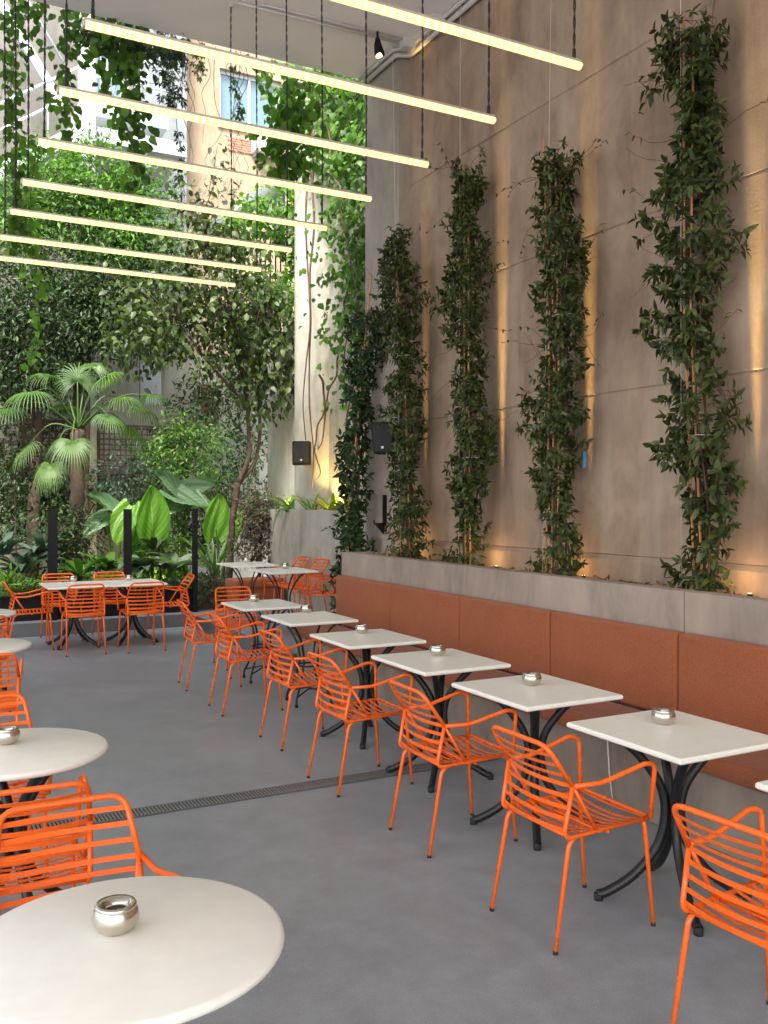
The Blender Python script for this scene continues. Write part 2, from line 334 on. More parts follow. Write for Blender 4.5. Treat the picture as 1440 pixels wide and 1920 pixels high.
class Leaves:
    def __init__(s): s.p = []; s.d = []; s.n = []; s.s = []
    def add(s, p, d, n, sz): s.p.append(p); s.d.append(d); s.n.append(n); s.s.append(sz)
    def arr(s, P, D, Nn, S):
        s.p += list(P); s.d += list(D); s.n += list(Nn); s.s += list(S)
    def build(s, root, tmpl, key, nparts=0, name='leaf'):
        P = np.array([tuple(x) for x in s.p], float); D = norm(np.array([tuple(x) for x in s.d], float)); Nn = np.array([tuple(x) for x in s.n], float); S = np.array(s.s, float)
        Z = Nn - D*(Nn*D).sum(1, keepdims=True); Z = norm(Z + 1e-6); Y = np.cross(Z, D)
        loc = np.array(root.location); P = P - loc
        V, Fc = TL[tmpl]; N = len(P); idx = np.arange(N)
        if nparts:
            depth = (P+loc)[:, 0]*SN + (P+loc)[:, 1]*CS
            order = np.argsort(depth); front = order[:min(N, int(nparts*1.0))]; idx = np.setdiff1d(idx, front)
            if (tmpl, key) not in TM:
                me = bpy.data.meshes.new(name); me.from_pydata(V.tolist(), [], Fc); me.materials.append(LM[key][1])
                me.polygons.foreach_set('use_smooth', [True]*len(Fc)); TM[(tmpl, key)] = me
            me = TM[(tmpl, key)]
            for i in front:
                o = bpy.data.objects.new(name, me); COL.objects.link(o); o.parent = root; q = S[i]
                o.matrix_basis = Matrix(((D[i][0]*q, Y[i][0]*q, Z[i][0]*q, P[i][0]), (D[i][1]*q, Y[i][1]*q, Z[i][1]*q, P[i][1]), (D[i][2]*q, Y[i][2]*q, Z[i][2]*q, P[i][2]), (0, 0, 0, 1)))
        if len(idx):
            p, d, y, z, sz = P[idx], D[idx], Y[idx], Z[idx], S[idx][:, None, None]
            X = (V[None, :, 0:1]*d[:, None, :] + V[None, :, 1:2]*y[:, None, :] + V[None, :, 2:3]*z[:, None, :])*sz + p[:, None, :]
            m = len(V); n = len(idx); me = bpy.data.meshes.new('foliage')
            li = []; ls = []; c = 0
            for f in Fc: ls.append(c); c += len(f); li += f
            LI = (np.array(li)[None, :] + (np.arange(n)*m)[:, None]).ravel(); LS = (np.array(ls)[None, :] + (np.arange(n)*c)[:, None]).ravel()
            me.vertices.add(n*m); me.vertices.foreach_set('co', X.ravel().astype(np.float32))
            me.loops.add(len(LI)); me.loops.foreach_set('vertex_index', LI.astype(np.int32))
            me.polygons.add(len(LS)); me.polygons.foreach_set('loop_start', LS.astype(np.int32))
            me.update(calc_edges=True)
            me.polygons.foreach_set('use_smooth', np.ones(len(LS), bool))
            at = me.attributes.new('tint', 'FLOAT', 'POINT'); at.data.foreach_set('value', np.repeat(rng.random(n), m).astype(np.float32))
            me.materials.append(LM[key][0]); o = bpy.data.objects.new('foliage', me); link(o, root); tag(o, kind='stuff')
def cloud(L, center, rad, clumps, per, size, spread=.16, hollow=.35, droop=.5, seed=0):
    """leaf clumps through an ellipsoid; each clump is a small twig spray"""
    g = np.random.default_rng(seed+11); c = np.array(center); r = np.array(rad)
    u = norm(g.normal(size=(clumps, 3))); q = (hollow + (1-hollow)*g.random(clumps)**.6)[:, None]
    lump = 1 + .22*np.sin(u[:, 0:1]*5+seed)*np.cos(u[:, 2:3]*4+seed*2)
    C = c + u*q*r*lump
    P = np.repeat(C, per, 0) + g.normal(size=(clumps*per, 3))*spread*np.array([1, 1, .8])
    D = norm(np.repeat(u, per, 0)*.6 + g.normal(size=P.shape)*.8 + np.array([0, 0, -droop]))
    Nn = g.normal(size=P.shape)*.55 + np.array([0, -.3, 1.0])
    S = size*(.6+.7*g.random(len(P)))
    L.arr(P, D, Nn, S); return C

# ================================================================== SETTING
b = MB(); b.add([(-60, -60, 0), (60, -60, 0), (60, 90, 0), (-60, 90, 0)], [(0, 1, 2, 3)]); tag(b.build('floor', M['floor']), kind='structure')
# raised platform at the back and the right
PZ = .17
b = MB(); b.box((-8, 12.5, .002), (9, 19, PZ)); b.box((3.62, 8.72, .002), (7, 12.498, PZ))
tag(b.build('platform', M['step']), kind='structure')
b = MB(); b.box((-8, 12.52, PZ), (3.62, 12.75, PZ+.004)); b.box((3.64, 8.74, PZ), (5.0, 12.75, PZ+.004)); tag(b.build('platform_surface', M['floor']), kind='structure')
b = MB(); b.box((-8, 12.95, PZ+.004), (4.9, 19, .34)); tag(b.build('garden_soil', M['soil']), kind='structure')
CZ = 6.63; CY = 9.52
b = MB(); b.box((-9, -9, CZ), (7, CY, CZ+.35)); tag(b.build('ceiling', M['ceiling']), kind='structure')

# right concrete wall: bands of panels with recessed joints, each a part
wall = thing('concrete_wall', 'tall brown-grey concrete wall with horizontal grooves behind the climbing plants', 'wall', (5.0, 3, 0))
zs = [1.32, 2.6, 3.9, 5.2, CZ]
ys = [-7.5, -2.4, 2.6, 8.76]
for i in range(4):
    for j in range(3):
        g = .004
        x = 0; z0, z1 = zs[i]+(.0 if i == 0 else .003), zs[i+1]-.004; y0, y1 = ys[j]-3, ys[j+1]-3-(.003 if j < 2 else 0)
        bb = MB(); c = .008
        vs = [(x+.3, y0, z0), (x+.3, y1, z0), (x+.3, y1, z1), (x+.3, y0, z1), (x+c, y0, z0), (x+c, y1, z0), (x+c, y1, z1), (x+c, y0, z1), (x, y0, z0+c), (x, y1, z0+c), (x, y1, z1-c), (x, y0, z1-c)]
        bb.add(vs, [(8, 11, 10, 9), (4, 8, 9, 5), (7, 6, 10, 11), (0, 4, 5, 1), (3, 2, 6, 7), (0, 3, 7, 11, 8, 4), (1, 5, 9, 10, 6, 2)])
        bb.build('concrete_panel', M['wall'], wall)
bb = MB(); bb.box((.011, -10.4, .0), (.28, 5.74, CZ-.01)); bb.build('wall_core', M['wall'], wall)
bb = MB(); y0, y1 = -10.4, 5.755   # base course with chamfered top
bb.add([(-.035, y0, .2), (-.035, y1, .2), (-.035, y1, 1.28), (-.035, y0, 1.28), (.0, y1, 1.318), (.0, y0, 1.318), (.035, y0, 1.318), (.035, y1, 1.318), (.035, y0, .2), (.035, y1, .2)],
       [(0, 3, 2, 1), (3, 5, 4, 2), (5, 6, 7, 4), (0, 8, 6, 5, 3), (1, 2, 4, 7, 9)]); bb.build('base_course', M['wall'], wall)
b = MB(); b.box((4.86, 8.762, 0), (5.6, 9.57, CZ-.002), bev=.008)
tag(b.build('concrete_pilaster', M['pil']), 'smooth pale concrete pilaster at the end of the grooved wall, under the ceiling corner', 'pillar')
# garden side walls
b = MB(); b.box((5.4, 9.572, 0), (6.2, 11.8, 9.2)); tag(b.build('creeper_wall', M['whitewall']), 'tall cream rendered wall behind the bright green creeper', 'wall')
b = MB(); pr = [(.42*math.cos(R(a)), .46*math.sin(R(a))) for a in range(-90, -271, -15)]
vs = [(5.52+x, 12.2+y, z) for z in (0, 9.2) for x, y in pr] ; n = len(pr)
b.add(vs, [(k, k+1, n+k+1, n+k) for k in range(n-1)], True); b.add([], []); b.box((5.52, 11.8, 0), (6.2, 12.66, 9.19)); tag(b.build('rounded_column', M['whitewall']), 'tall rounded cream column stained by rain between creeper wall and low wall', 'pillar')
b = MB(); b.box((5.45, 12.662, 0), (5.75, 14.3, 4.35)); tag(b.build('low_garden_wall', M['whitewall']), 'lower cream wall with weathered stains beside the rounded column', 'wall')
b = MB()
b.box((5.0, 9.572, PZ), (5.08, 13.0, 1.62)); b.box((5.081, 12.92, PZ), (5.39, 13.0, 1.62)); b.box((5.081, 9.6, PZ), (5.39, 12.919, 1.5))
tp = thing('tall_planter', 'tall grey cement planter along the cream wall with yellow-lit plants', 'planter', (5.2, 11, PZ))
b.v = [(x-5.2, y-11, z-PZ) for x, y, z in b.v]; b.build('planter_body', M['tallplanter'], tp)
b = MB(); b.box((5.085, 9.6, 1.502), (5.385, 12.91, 1.56)); b.v = [(x-5.2, y-11, z-PZ) for x, y, z in b.v]; b.build('soil', M['soil'], tp)

b = MB(); b.box((-3.3, 9.8, 0), (-3.0, 19.2, 9.5)); tag(b.build('unseen_shade_wall', M['facade_grey']), 'tall plain unseen wall added left of the garden to cut the skylight from that side', 'wall')  # added out of view: blocks side skylight so the lower garden renders darker
# garden back wall, facades
b = MB(); b.box((-6, 17.6, 0), (4.6, 17.85, 3.6)); b.box((4.6, 17.6, 0), (9, 17.85, 4.6)); tag(b.build('garden_back_wall', M['whitewall']), 'dim weathered wall behind the lattice and the palm', 'wall')
def wall_hole(b, x0, x1, z0, z1, y0, y1, holes):
    """solid wall split into boxes round rectangular openings (holes sorted by x, not overlapping)"""
    cx = x0
    for hx0, hx1, hz0, hz1 in holes:
        b.box((cx, y0, z0), (hx0, y1, z1)); b.box((hx0, y0, z0), (hx1, y1, hz0)); b.box((hx0, y0, hz1), (hx1, y1, z1)); cx = hx1
    b.box((cx, y0, z0), (x1, y1, z1))
def window(root, o, x0, x1, z0, z1, y, mull=1, t=.06, frame='whitepaint', pane='glass'):
    fb = MB(); 
    fb.box((x0, y, z0), (x0+t, y+.08, z1)); fb.box((x1-t, y, z0), (x1, y+.08, z1)); fb.box((x0+t, y, z0), (x1-t, y+.08, z0+t)); fb.box((x0+t, y, z1-t), (x1-t, y+.08, z1))
    w = (x1-x0-2*t)/(mull+1)
    for k in range(mull): xm = x0+t+w*(k+1); fb.box((xm-.03, y+.01, z0+t), (xm+.03, y+.07, z1-t))
    fb.v = [(a-o[0], b_-o[1], c-o[2]) for a, b_, c in fb.v]; fr = fb.build('window', M[frame], root)
    for k in range(mull+1):
        pb = MB(); a0 = x0+t+w*k+(.03 if k else 0); a1 = x0+t+w*(k+1)-(.03 if k < mull else 0)
        pb.box((a0+.002, y+.035, z0+t+.002), (a1-.002, y+.045, z1-t-.002)); pb.v = [(a-o[0], b_-o[1], c-o[2]) for a, b_, c in pb.v]; pb.build('pane', M[pane], fr)
    return fr
# cream building
Yb = 20.0; xa = W(347, 300, Yb).x; wl, wr = W(412, 200, Yb).x, W(528, 200, Yb).x; wz1, wz0 = W(470, 140, Yb).z, W(430, 237, Yb).z
o0 = Vector((xa, Yb, 0)); cb = thing('cream_building', 'cream rendered building behind the garden with white window and patch of bare brick', 'building', o0)
bm0, bm1 = W(430, 255, Yb), W(476, 290, Yb)
b = MB(); wall_hole(b, xa, 14, 0, 16, Yb, Yb+.4, [(wl, wr, wz0, wz1)]); b.v = [(x-o0.x, y-o0.y, z) for x, y, z in b.v]; b.build('wall', M['facade_cream'], cb)
window(cb, o0, wl, wr, wz0, wz1, Yb+.12, 1, .07)
b = MB(); b.box((wl-.05-o0.x, -.06, wz0-.06), (wr+.05-o0.x, .1, wz0)); b.build('window_sill', M['whitepaint'], cb)
b = MB(); b.box((wl-o0.x, .35, wz0), (wr-o0.x, .39, wz1)); b.build('room_wall', M['curtain'], cb)
b = MB(); b.box((bm0.x-o0.x-.02, -.012, bm1.z-.02), (bm1.x-o0.x+.02, .002, bm0.z+.02)); b.build('mortar_bed', M['mortar'], cb)
me = None; nb = 0
for r_ in range(6):
    for c_ in range(3):
        z = bm1.z + r_*(bm0.z-bm1.z)/6; w_ = (bm1.x-bm0.x)/3; x = bm0.x-o0.x + c_*w_ + (r_ % 2)*.06-.03
        if me is None: q = MB(); q.box((0, 0, 0), (w_-.02, .05, (bm0.z-bm1.z)/6-.018)); me = q.mesh('brick', M['brick'])
        o = bpy.data.objects.new('brick', me); link(o, cb); o.location = (x+random.uniform(-.01, .01), -.03+random.uniform(-.006, .006), z)
# lower strip window on cream building
s0, s1 = W(430, 388, Yb), W(520, 400, Yb)
b = MB(); b.box((s0.x-o0.x, -.1, s1.z-.12), (s1.x-o0.x+.6, 0, s0.z)); b.build('ledge', M['whitepaint'], cb)
# air conditioner
a0, a1 = W(484, 250, Yb-.5), W(528, 285, Yb-.5)
ac = thing('air_conditioner', 'boxy cream air-conditioning unit hung on the cream building below its window', 'air conditioner', (a0.x, Yb-.25, a1.z))
wA, hA = a1.x-a0.x, a0.z-a1.z
b = MB(); b.box((0, -.2, 0), (wA, .22, hA), bev=.02); b.build('casing', M['ac'], ac)
for k in range(9):
    b = MB(); b.box((.06, -.215, .06+k*(hA-.12)/9), (wA-.06, -.203, .06+k*(hA-.12)/9+.018)); b.build('grille_slat', M['whitepaint'], ac)
for xx in (.05, wA-.09): b = MB(); b.box((xx, -.2, -.04), (xx+.04, .24, -.002)); b.build('bracket', M['whitepaint'], ac)
# white building part (bright, left of cream one)
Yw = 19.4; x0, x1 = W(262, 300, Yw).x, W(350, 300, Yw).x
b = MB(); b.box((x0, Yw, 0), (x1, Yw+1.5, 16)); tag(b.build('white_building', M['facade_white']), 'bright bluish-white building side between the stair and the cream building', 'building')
# stair building with curtained windows
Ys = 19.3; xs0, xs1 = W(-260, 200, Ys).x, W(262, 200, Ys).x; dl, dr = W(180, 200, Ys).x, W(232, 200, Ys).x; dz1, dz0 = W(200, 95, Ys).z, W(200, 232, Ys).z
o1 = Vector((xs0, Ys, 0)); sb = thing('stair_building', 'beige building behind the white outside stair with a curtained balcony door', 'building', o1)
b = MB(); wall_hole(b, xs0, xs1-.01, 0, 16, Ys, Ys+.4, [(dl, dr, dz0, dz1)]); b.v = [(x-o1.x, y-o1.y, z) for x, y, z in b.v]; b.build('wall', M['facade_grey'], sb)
window(sb, o1, dl, dr, dz0, dz1, Ys+.1, 1, .05)
b = MB()
for k in range(7): b.tube([(dl-o1.x+.05+k*(dr-dl)/7, .3, dz0), (dl-o1.x+.05+k*(dr-dl)/7, .3, dz1)], .05, 6)
b.build('curtain', M['curtain'], sb)
b = MB(); b.box((dl-o1.x-.5, -1.1, dz0-.32), (xs1-o1.x+.3, -.002, dz0-.06)); b.build('balcony_slab', M['whitepaint'], sb)
b = MB(); X0, X1 = dl-o1.x-.5, xs1-o1.x+.3
for z in (.0, .45, .95): b.tube([(X0, -1.05, dz0+z), (X1, -1.05, dz0+z)], .022, 6)
b.build('balcony_rail', M['whitepaint'], sb)
for k in range(14):
    b = MB(); x = X0+k*(X1-X0)/13; b.tube([(x, -1.05, dz0-.05), (x, -1.05, dz0+.95)], .012, 5); b.build('baluster', M['whitepaint'], sb)
# outside stair
Yq = 16.9; p0, p1 = W(-170, 405, Yq), W(150, 246, Yq); st_ = thing('outside_stair', 'white steel outside stair rising to the right at the top left', 'stair', (p1.x, Yq, 0))
def rel(p, o): return (p.x-o.x, p.y-o.y, p.z-o.z)
O = st_.location.copy(); dx, dz = p1.x-p0.x, p1.z-p0.z
for yy in (0, 1.1):
    b = MB(); vs = []
    for y in (yy-.03, yy+.03): vs += [(-dx, y, p0.z-.16), (0, y, p1.z-.16), (0, y, p1.z+.14), (-dx, y, p0.z+.14)]
    b.add(vs, [(0, 1, 2, 3), (7, 6, 5, 4), (0, 4, 5, 1), (1, 5, 6, 2), (2, 6, 7, 3), (3, 7, 4, 0)]); b.build('stringer', M['whitepaint'], st_)
N = 14
for k in range(N):
    b = MB(); x = -dx + (k+.5)*dx/N; z = p0.z+(k+.5)*dz/N; b.box((x-.15, .032, z-.02), (x+.13, 1.068, z+.02)); b.build('tread', M['whitepaint'], st_)
for h_ in (.55, 1.0):
    b = MB(); b.tube([(-dx, 0, p0.z+h_+.14), (0, 0, p1.z+h_+.14), (1.6, 0, p1.z+h_+.14)], .03, 8); b.build('handrail', M['whitepaint'], st_)
for k in range(6):
    b = MB(); x = -dx+k*dx/5; z = p0.z+k*dz/5; b.tube([(x, 0, z+.1), (x, 0, z+1.12)], .018, 6); b.build('rail_post', M['whitepaint'], st_)
b = MB(); b.box((.0, -.1, p1.z-.16), (1.9, 1.6, p1.z+.1)); b.build('landing', M['whitepaint'], st_)
pp = W(163, 100, Yq-.25)
b = MB(); b.box((pp.x-O.x-.13, -.32, .34), (pp.x-O.x+.13, -.12, 14)); b.build('post', M['whitepaint'], st_)
# second flight behind, going down to the right
q0, q1 = W(-40, -60, 18.5), W(118, 205, 18.5)
b = MB(); vs = []
for y in (1.5, 1.6): vs += [(q0.x-O.x, y, q0.z-.15), (q1.x-O.x, y, q1.z-.15), (q1.x-O.x, y, q1.z+.15), (q0.x-O.x, y, q0.z+.15)]
b.add(vs, [(0, 1, 2, 3), (7, 6, 5, 4), (0, 4, 5, 1), (1, 5, 6, 2), (2, 6, 7, 3), (3, 7, 4, 0)]); b.build('upper_stringer', M['whitepaint'], st_)
b = MB(); b.tube([(q0.x-O.x, 1.55, q0.z+.9), (q1.x-O.x, 1.55, q1.z+.9)], .025, 6); b.build('upper_handrail', M['whitepaint'], st_)

# black balcony with thick grey pipe, by the low wall
g0 = W(450, 560, 15.6); bal = thing('black_balcony', 'small black metal balcony with railing half hidden in the creeper', 'balcony', g0)
def rb(b, o=g0): b.v = [(x-o.x, y-o.y, z-o.z) for x, y, z in b.v]; return b
A, B_ = W(488, 640, 15.6), W(600, 640, 15.6); t0, t1 = W(488, 440, 15.6), W(600, 440, 15.6)
b = MB(); b.box((A.x, 15.6, A.z-.1), (B_.x, 17.2, A.z)); rb(b).build('floor_plate', M['blacksteel'], bal)
for f_ in (.0, .5, 1.0):
    b = MB(); z = A.z+.1+(t0.z-A.z-.1)*f_; b.tube([(A.x, 17.2, z), (A.x, 15.6, z), (B_.x, 15.6, z)], .028, 6); rb(b).build('rail', M['blacksteel'], bal)
for k in range(13):
    b = MB(); x = A.x+k*(B_.x-A.x)/12; b.tube([(x, 15.6, A.z), (x, 15.6, t0.z)], .014, 5); rb(b).build('baluster', M['blacksteel'], bal)
b = MB(); b.tube([W(385, 445, 16.2), W(455, 392, 16.2), W(525, 352, 16.2)], .17, 14); b.tube([W(524, 352, 16.2), W(524, 470, 16.2)], .11, 12); b.box(tuple(W(508, 340, 16.2)-Vector((0, .3, .12))), tuple(W(560, 332, 16.2)+Vector((0, .3, .0))))
tag(b.build('duct_pipe', M['greymetal']), 'thick dark grey pipe slanting up through the leaves below the air conditioner', 'pipe')

# lattice panels
def lattice(px0, px1, py0, py1, Y, label, pitch=.095):
    a, c = W(px0, py0, Y), W(px1, py1, Y); x0, x1 = a.x, c.x; z1, z0 = a.z, c.z
    t = thing('lattice_panel', label, 'trellis', (x0, Y, z0), 0, 'wooden lattice panels at the back of the garden'); w, h = x1-x0, z1-z0
    for (X0, Z0, X1, Z1) in ((-.05, -.05, 0, h+.05), (w, -.05, w+.05, h+.05), (0, -.05, w, 0), (0, h, w, h+.05)):
        b = MB(); b.box((X0, -.02, Z0), (X1, .03, Z1)); b.build('frame_bar', M['lattice'], t)
    vm = MB(); vm.box((0, 0, 0), (.026, .01, h)); vm = vm.mesh('slat', M['lattice']); hm = MB(); hm.box((0, 0, 0), (w, .01, .026)); hm = hm.mesh('slat', M['lattice'])
    x = pitch/2
    while x < w-.03: o = bpy.data.objects.new('slat', vm); link(o, t); o.location = (x, -.012, 0); x += pitch
    z = pitch/2
    while z < h-.03: o = bpy.data.objects.new('slat', hm); link(o, t); o.location = (0, .0, z); z += pitch
    return t
lattice(188, 302, 800, 960, 16.6, 'dark wooden lattice panel right of the palm trunk')
lattice(46, 128, 790, 960, 16.7, 'dark wooden lattice panel left of the palm trunk', .11)
lattice(-60, 20, 830, 960, 16.7, 'dark wooden lattice panel at the left picture edge behind dark shrubs', .12)
b = MB(); b.box((W(172, 800, 16.5).x-.07, 16.45, .34), (W(172, 800, 16.5).x+.07, 16.6, 3.1)); tag(b.build('wooden_post', M['whitewall']), 'pale mossy post standing between the two lattice panels', 'post')
# shuttered window behind tree
a, c = W(378, 720, 17.5), W(412, 800, 17.5)
sw = thing('shuttered_window', 'small brown shuttered window in the back wall behind the tree', 'window', (a.x, 17.56, c.z)); w, h = c.x-a.x, a.z-c.z
b = MB(); b.box((-.06, 0, -.06), (0, .06, h+.06)); b.box((w, 0, -.06), (w+.06, .06, h+.06)); b.box((0, 0, -.06), (w, .06, 0)); b.box((0, 0, h), (w, .06, h+.06)); b.build('frame', M['whitewall'], sw)
for k in range(10): b = MB(); b.box((.002, -.0, k*h/10), (w-.002, .03, k*h/10+h/10-.025)); b.build('slat', M['wood'], sw)

# ================================================================== BANQUETTE
bq = thing('banquette_bench', 'long built-in bench with rust-orange seat and back cushions along the wall', 'bench', (4.0, 5, 0))
YE = 8.66
def ro(b, o): b.v = [(x-o[0], y-o[1], z-o[2]) for x, y, z in b.v]; return b
b = MB(); b.box((3.62, -2.0, 0), (4.128, YE, .375), bev=.006); ro(b, (4, 5, 0)).build('concrete_base', M['base'], bq)
def cushion(x0, x1, y0, y1, z0, z1, r=.03):
    """soft box: superellipsoid-ish rounded box with slight puff"""
    nx, ny, nz = 7, 14, 7; b = MB(); import itertools
    def grid(n): 
        t = np.linspace(0, 1, n); return t
    def pt(u, v, w_):
        p = np.array([x0+(x1-x0)*u, y0+(y1-y0)*v, z0+(z1-z0)*w_]); lo = np.array([x0+r, y0+r, z0+r]); hi = np.array([x1-r, y1-r, z1-r])
        q = np.clip(p, lo, hi); d = p-q; L = np.linalg.norm(d)
        if L > 1e-9: p = q + d/L*r
        return tuple(p)
    def edge(n, L):
        k = r/L; return [0, k*.3, k*.75, *np.linspace(k*1.3, 1-k*1.3, n), 1-k*.75, 1-k*.3, 1]
    U, V_, Wd = edge(3, x1-x0), edge(6, y1-y0), edge(3, z1-z0)
    for (A1, B1, f) in ((U, V_, lambda a, c: pt(a, c, 0)), (U, V_, lambda a, c: pt(a, c, 1)), (U, Wd, lambda a, c: pt(a, 0, c)), (U, Wd, lambda a, c: pt(a, 1, c)), (V_, Wd, lambda a, c: pt(0, a, c)), (V_, Wd, lambda a, c: pt(1, a, c))):
        vs = [f(a, c) for a in A1 for c in B1]; m = len(B1)
        b.add(vs, [(i*m+j, i*m+j+1, (i+1)*m+j+1, (i+1)*m+j) for i in range(len(A1)-1) for j in range(m-1)], True)
    me = b
    return me
seams = [8.62, 7.44, 6.27, 5.10, 3.92, 2.74, 1.56, .38, -.8]
for i in range(len(seams)-1):
    cushion(4.03, 4.128, seams[i+1]+.003, seams[i]-.003, .47, .975, .022).v and None
    q = cushion(4.03, 4.127, seams[i+1]+.003, seams[i]-.003, .472, .975, .022); ro(q, (4, 5, 0)).build('back_cushion', M['fabric'], bq)
    j = i
for i in range(0, len(seams)-2, 2):
    q = cushion(3.56, 4.029, seams[i+2]+.003, seams[i]-.003, .378, .475, .035); ro(q, (4, 5, 0)).build('seat_cushion', M['fabric'], bq)
# planter behind the bench
pl = thing('cement_planter', 'long low cement planter wall with bare soil running behind the orange bench', 'planter', (4.2, 5, 0))
js = [8.68, 6.30, 3.96, 1.6, -.8, -2.2]
for i in range(5): b = MB(); b.box((4.13, js[i+1]+.003, 0), (4.25, js[i]-.003, 1.21), bev=.005); ro(b, (4.2, 5, 0)).build('cement_slab', M['planter'], pl)
b = MB(); b.box((4.252, 8.56, 0), (4.962, 8.68, 1.205)); ro(b, (4.2, 5, 0)).build('end_slab', M['planter'], pl)
nx, ny = 10, 150; vs = []
for i in range(nx+1):
    for j in range(ny+1): vs.append((4.251+.711*i/nx-4.2, -2.2+10.75*j/ny-5, 1.065+random.uniform(-.014, .016)+.05*(i/nx)))
b = MB(); b.add(vs, [(i*(ny+1)+j, (i+1)*(ny+1)+j, (i+1)*(ny+1)+j+1, i*(ny+1)+j+1) for i in range(nx) for j in range(ny)]); b.build('soil', M['bark_mulch'], pl)
L = Leaves()
for k in range(1500): L.add((random.uniform(4.3, 4.95), random.uniform(1, 8.5), 1.12+random.uniform(0, .02)), (random.gauss(0, 1), random.gauss(0, 1), random.gauss(0, .3)), (random.gauss(0, .4), random.gauss(0, .4), 1), random.uniform(.02, .06))
lit = thing('leaf_litter', 'dry brown leaf litter scattered on the soil of the bench planter', 'leaf litter', (4.6, 5, 1.2)); L.build(lit, 'simple', 'dead')
# small bench on platform
sbn = thing('terracotta_bench', 'small rust-orange upholstered bench behind the farthest square tables', 'bench', (4.62, 12.55, PZ+.004))
cushion(-.4, .36, -.25, .25, .33, .45, .03).build('seat_cushion', M['fabric'], sbn)
b = MB(); b.box((-.38, -.23, 0), (.34, .23, .328), bev=.01); b.build('base', M['fabric'], sbn)

# ================================================================== CHAIR
CW = .205
def make_chair():
    t = thing('armchair', 'x', 'chair', group='orange metal slatted armchairs')
    r = .0098; J = (-.185, .635); T = (-.30, .80); Bt = (-.215, .445); mt = M['orange']
    # back frame from joint up and over
    pts = rpath([(J[0], -CW-.005, J[1]), (T[0]+.004, -CW+.018, T[1]), (T[0]+.004, CW-.018, T[1]), (J[0], CW+.005, J[1])], .055, 6)
    MB().tube(pts, r, 10).build('back_frame', mt, t)
    b = MB()
    for s in (-1, 1):
        y = s*CW
        b.tube(rpath([(J[0], s*(CW+.005), J[1]), (-.222, y, .455), (-.205, y, .432), (.215, y, .447)], .03, 4), r*.95, 8)
        b.tube([(J[0], s*(CW+.003), J[1]), (-.06, y, .440)], r*.85, 8)
    b.tube(rpath([(.16, -CW, .444), (.225, -CW, .446), (.225, CW, .446), (.16, CW, .444)], .03, 4), r*.9, 8)
    b.tube([(-.195, -CW, .434), (-.195, CW, .434)], r*.9, 8); b.tube([(.0, -CW, .425), (.0, 0, .412), (.0, CW, .425)], r*.7, 8); b.tube([(-.05, -CW, .436), (-.05, CW, .436)], r*.6, 6)
    b.build('seat_frame', mt, t)
    for s in (-1, 1):
        y = s*CW
        p = rpath([(J[0], s*(CW+.012), J[1]), (-.05, s*(CW+.022), .632), (.17, s*(CW+.035), .685), (.222, s*(CW+.03), .67), (.215, s*(CW+.012), .45)], .045, 6)
        MB().tube(p, r, 10).build('armrest', mt, t)
    for s in (-1, 1):
        for (x0, x1) in ((-.185, -.272), (.20, .235)):
            y = s*(CW-.004); sh = -.012 if x0 < 0 else .0
            p = rpath([(x0+.025*(1 if x0 < 0 else -.2), s*(CW-.008), .432), (x0+sh, y, .405), (x1, s*(CW+.008), .006)], .03, 4)
            lg = MB().tube(p, [r]*(len(p)-1)+[r*.8], 9).build('leg', mt, t)
            MB().tube([(x1, s*(CW+.008), .012), (x1-.0004, s*(CW+.008), 0)], r*1.05, 8).build('foot_cap', M['rubber'], lg)
    # slats
    def strip(pf, nrm, w, th=.0032):
        n = 10; vs = []
        for k in range(n+1):
            c, wd = pf(-1+2*k/n); c = Vector(c); wd = Vector(wd).normalized()*w/2; nn = Vector(nrm).normalized()*th/2
            vs += [c-wd-nn, c+wd-nn, c+wd+nn, c-wd+nn]
        fs = [(i*4+k, i*4+(k+1) % 4, i*4+4+(k+1) % 4, i*4+4+k) for i in range(n) for k in range(4)] + [(3, 2, 1, 0), (n*4, n*4+1, n*4+2, n*4+3)]
        return MB().add(vs, fs)
    for k in range(8):
        z = .762 - k*.0425
        if z > J[1]: f = (z-J[1])/(T[1]-J[1]); x = J[0]+(T[0]-J[0])*f; hw = CW+.004-.02*f; wd = (T[0]-J[0], 0, T[1]-J[1])
        else: f = (J[1]-z)/(J[1]-Bt[1]); x = J[0]+(Bt[0]-J[0])*f; hw = CW+.004; wd = (-.15, 0, 1)
        strip(lambda u: ((x-.028*(1-u*u)-.002, hw*u, z-.004*(1-u*u)), wd), (1, 0, .5), .0165).build('back_slat', mt, t)
    for k in range(10):
        x = -.165+k*.0405; dip = .026 if k < 9 else .012
        strip(lambda u: ((x, CW*u, .447-dip*(1-u*u)+.006*(abs(x)/.2)**2), (1, 0, .05)), (0, 0, 1), .014).build('seat_slat', mt, t)
    return t
chair0 = make_chair(); used = [False]
def place_chair(x, y, rz, label, z=0.0):
    c = chair0 if not used[0] else copy_tree(chair0); used[0] = True
    c.location = (x, y, z); c.rotation_euler = (0, 0, R(rz)); c['label'] = label; return c
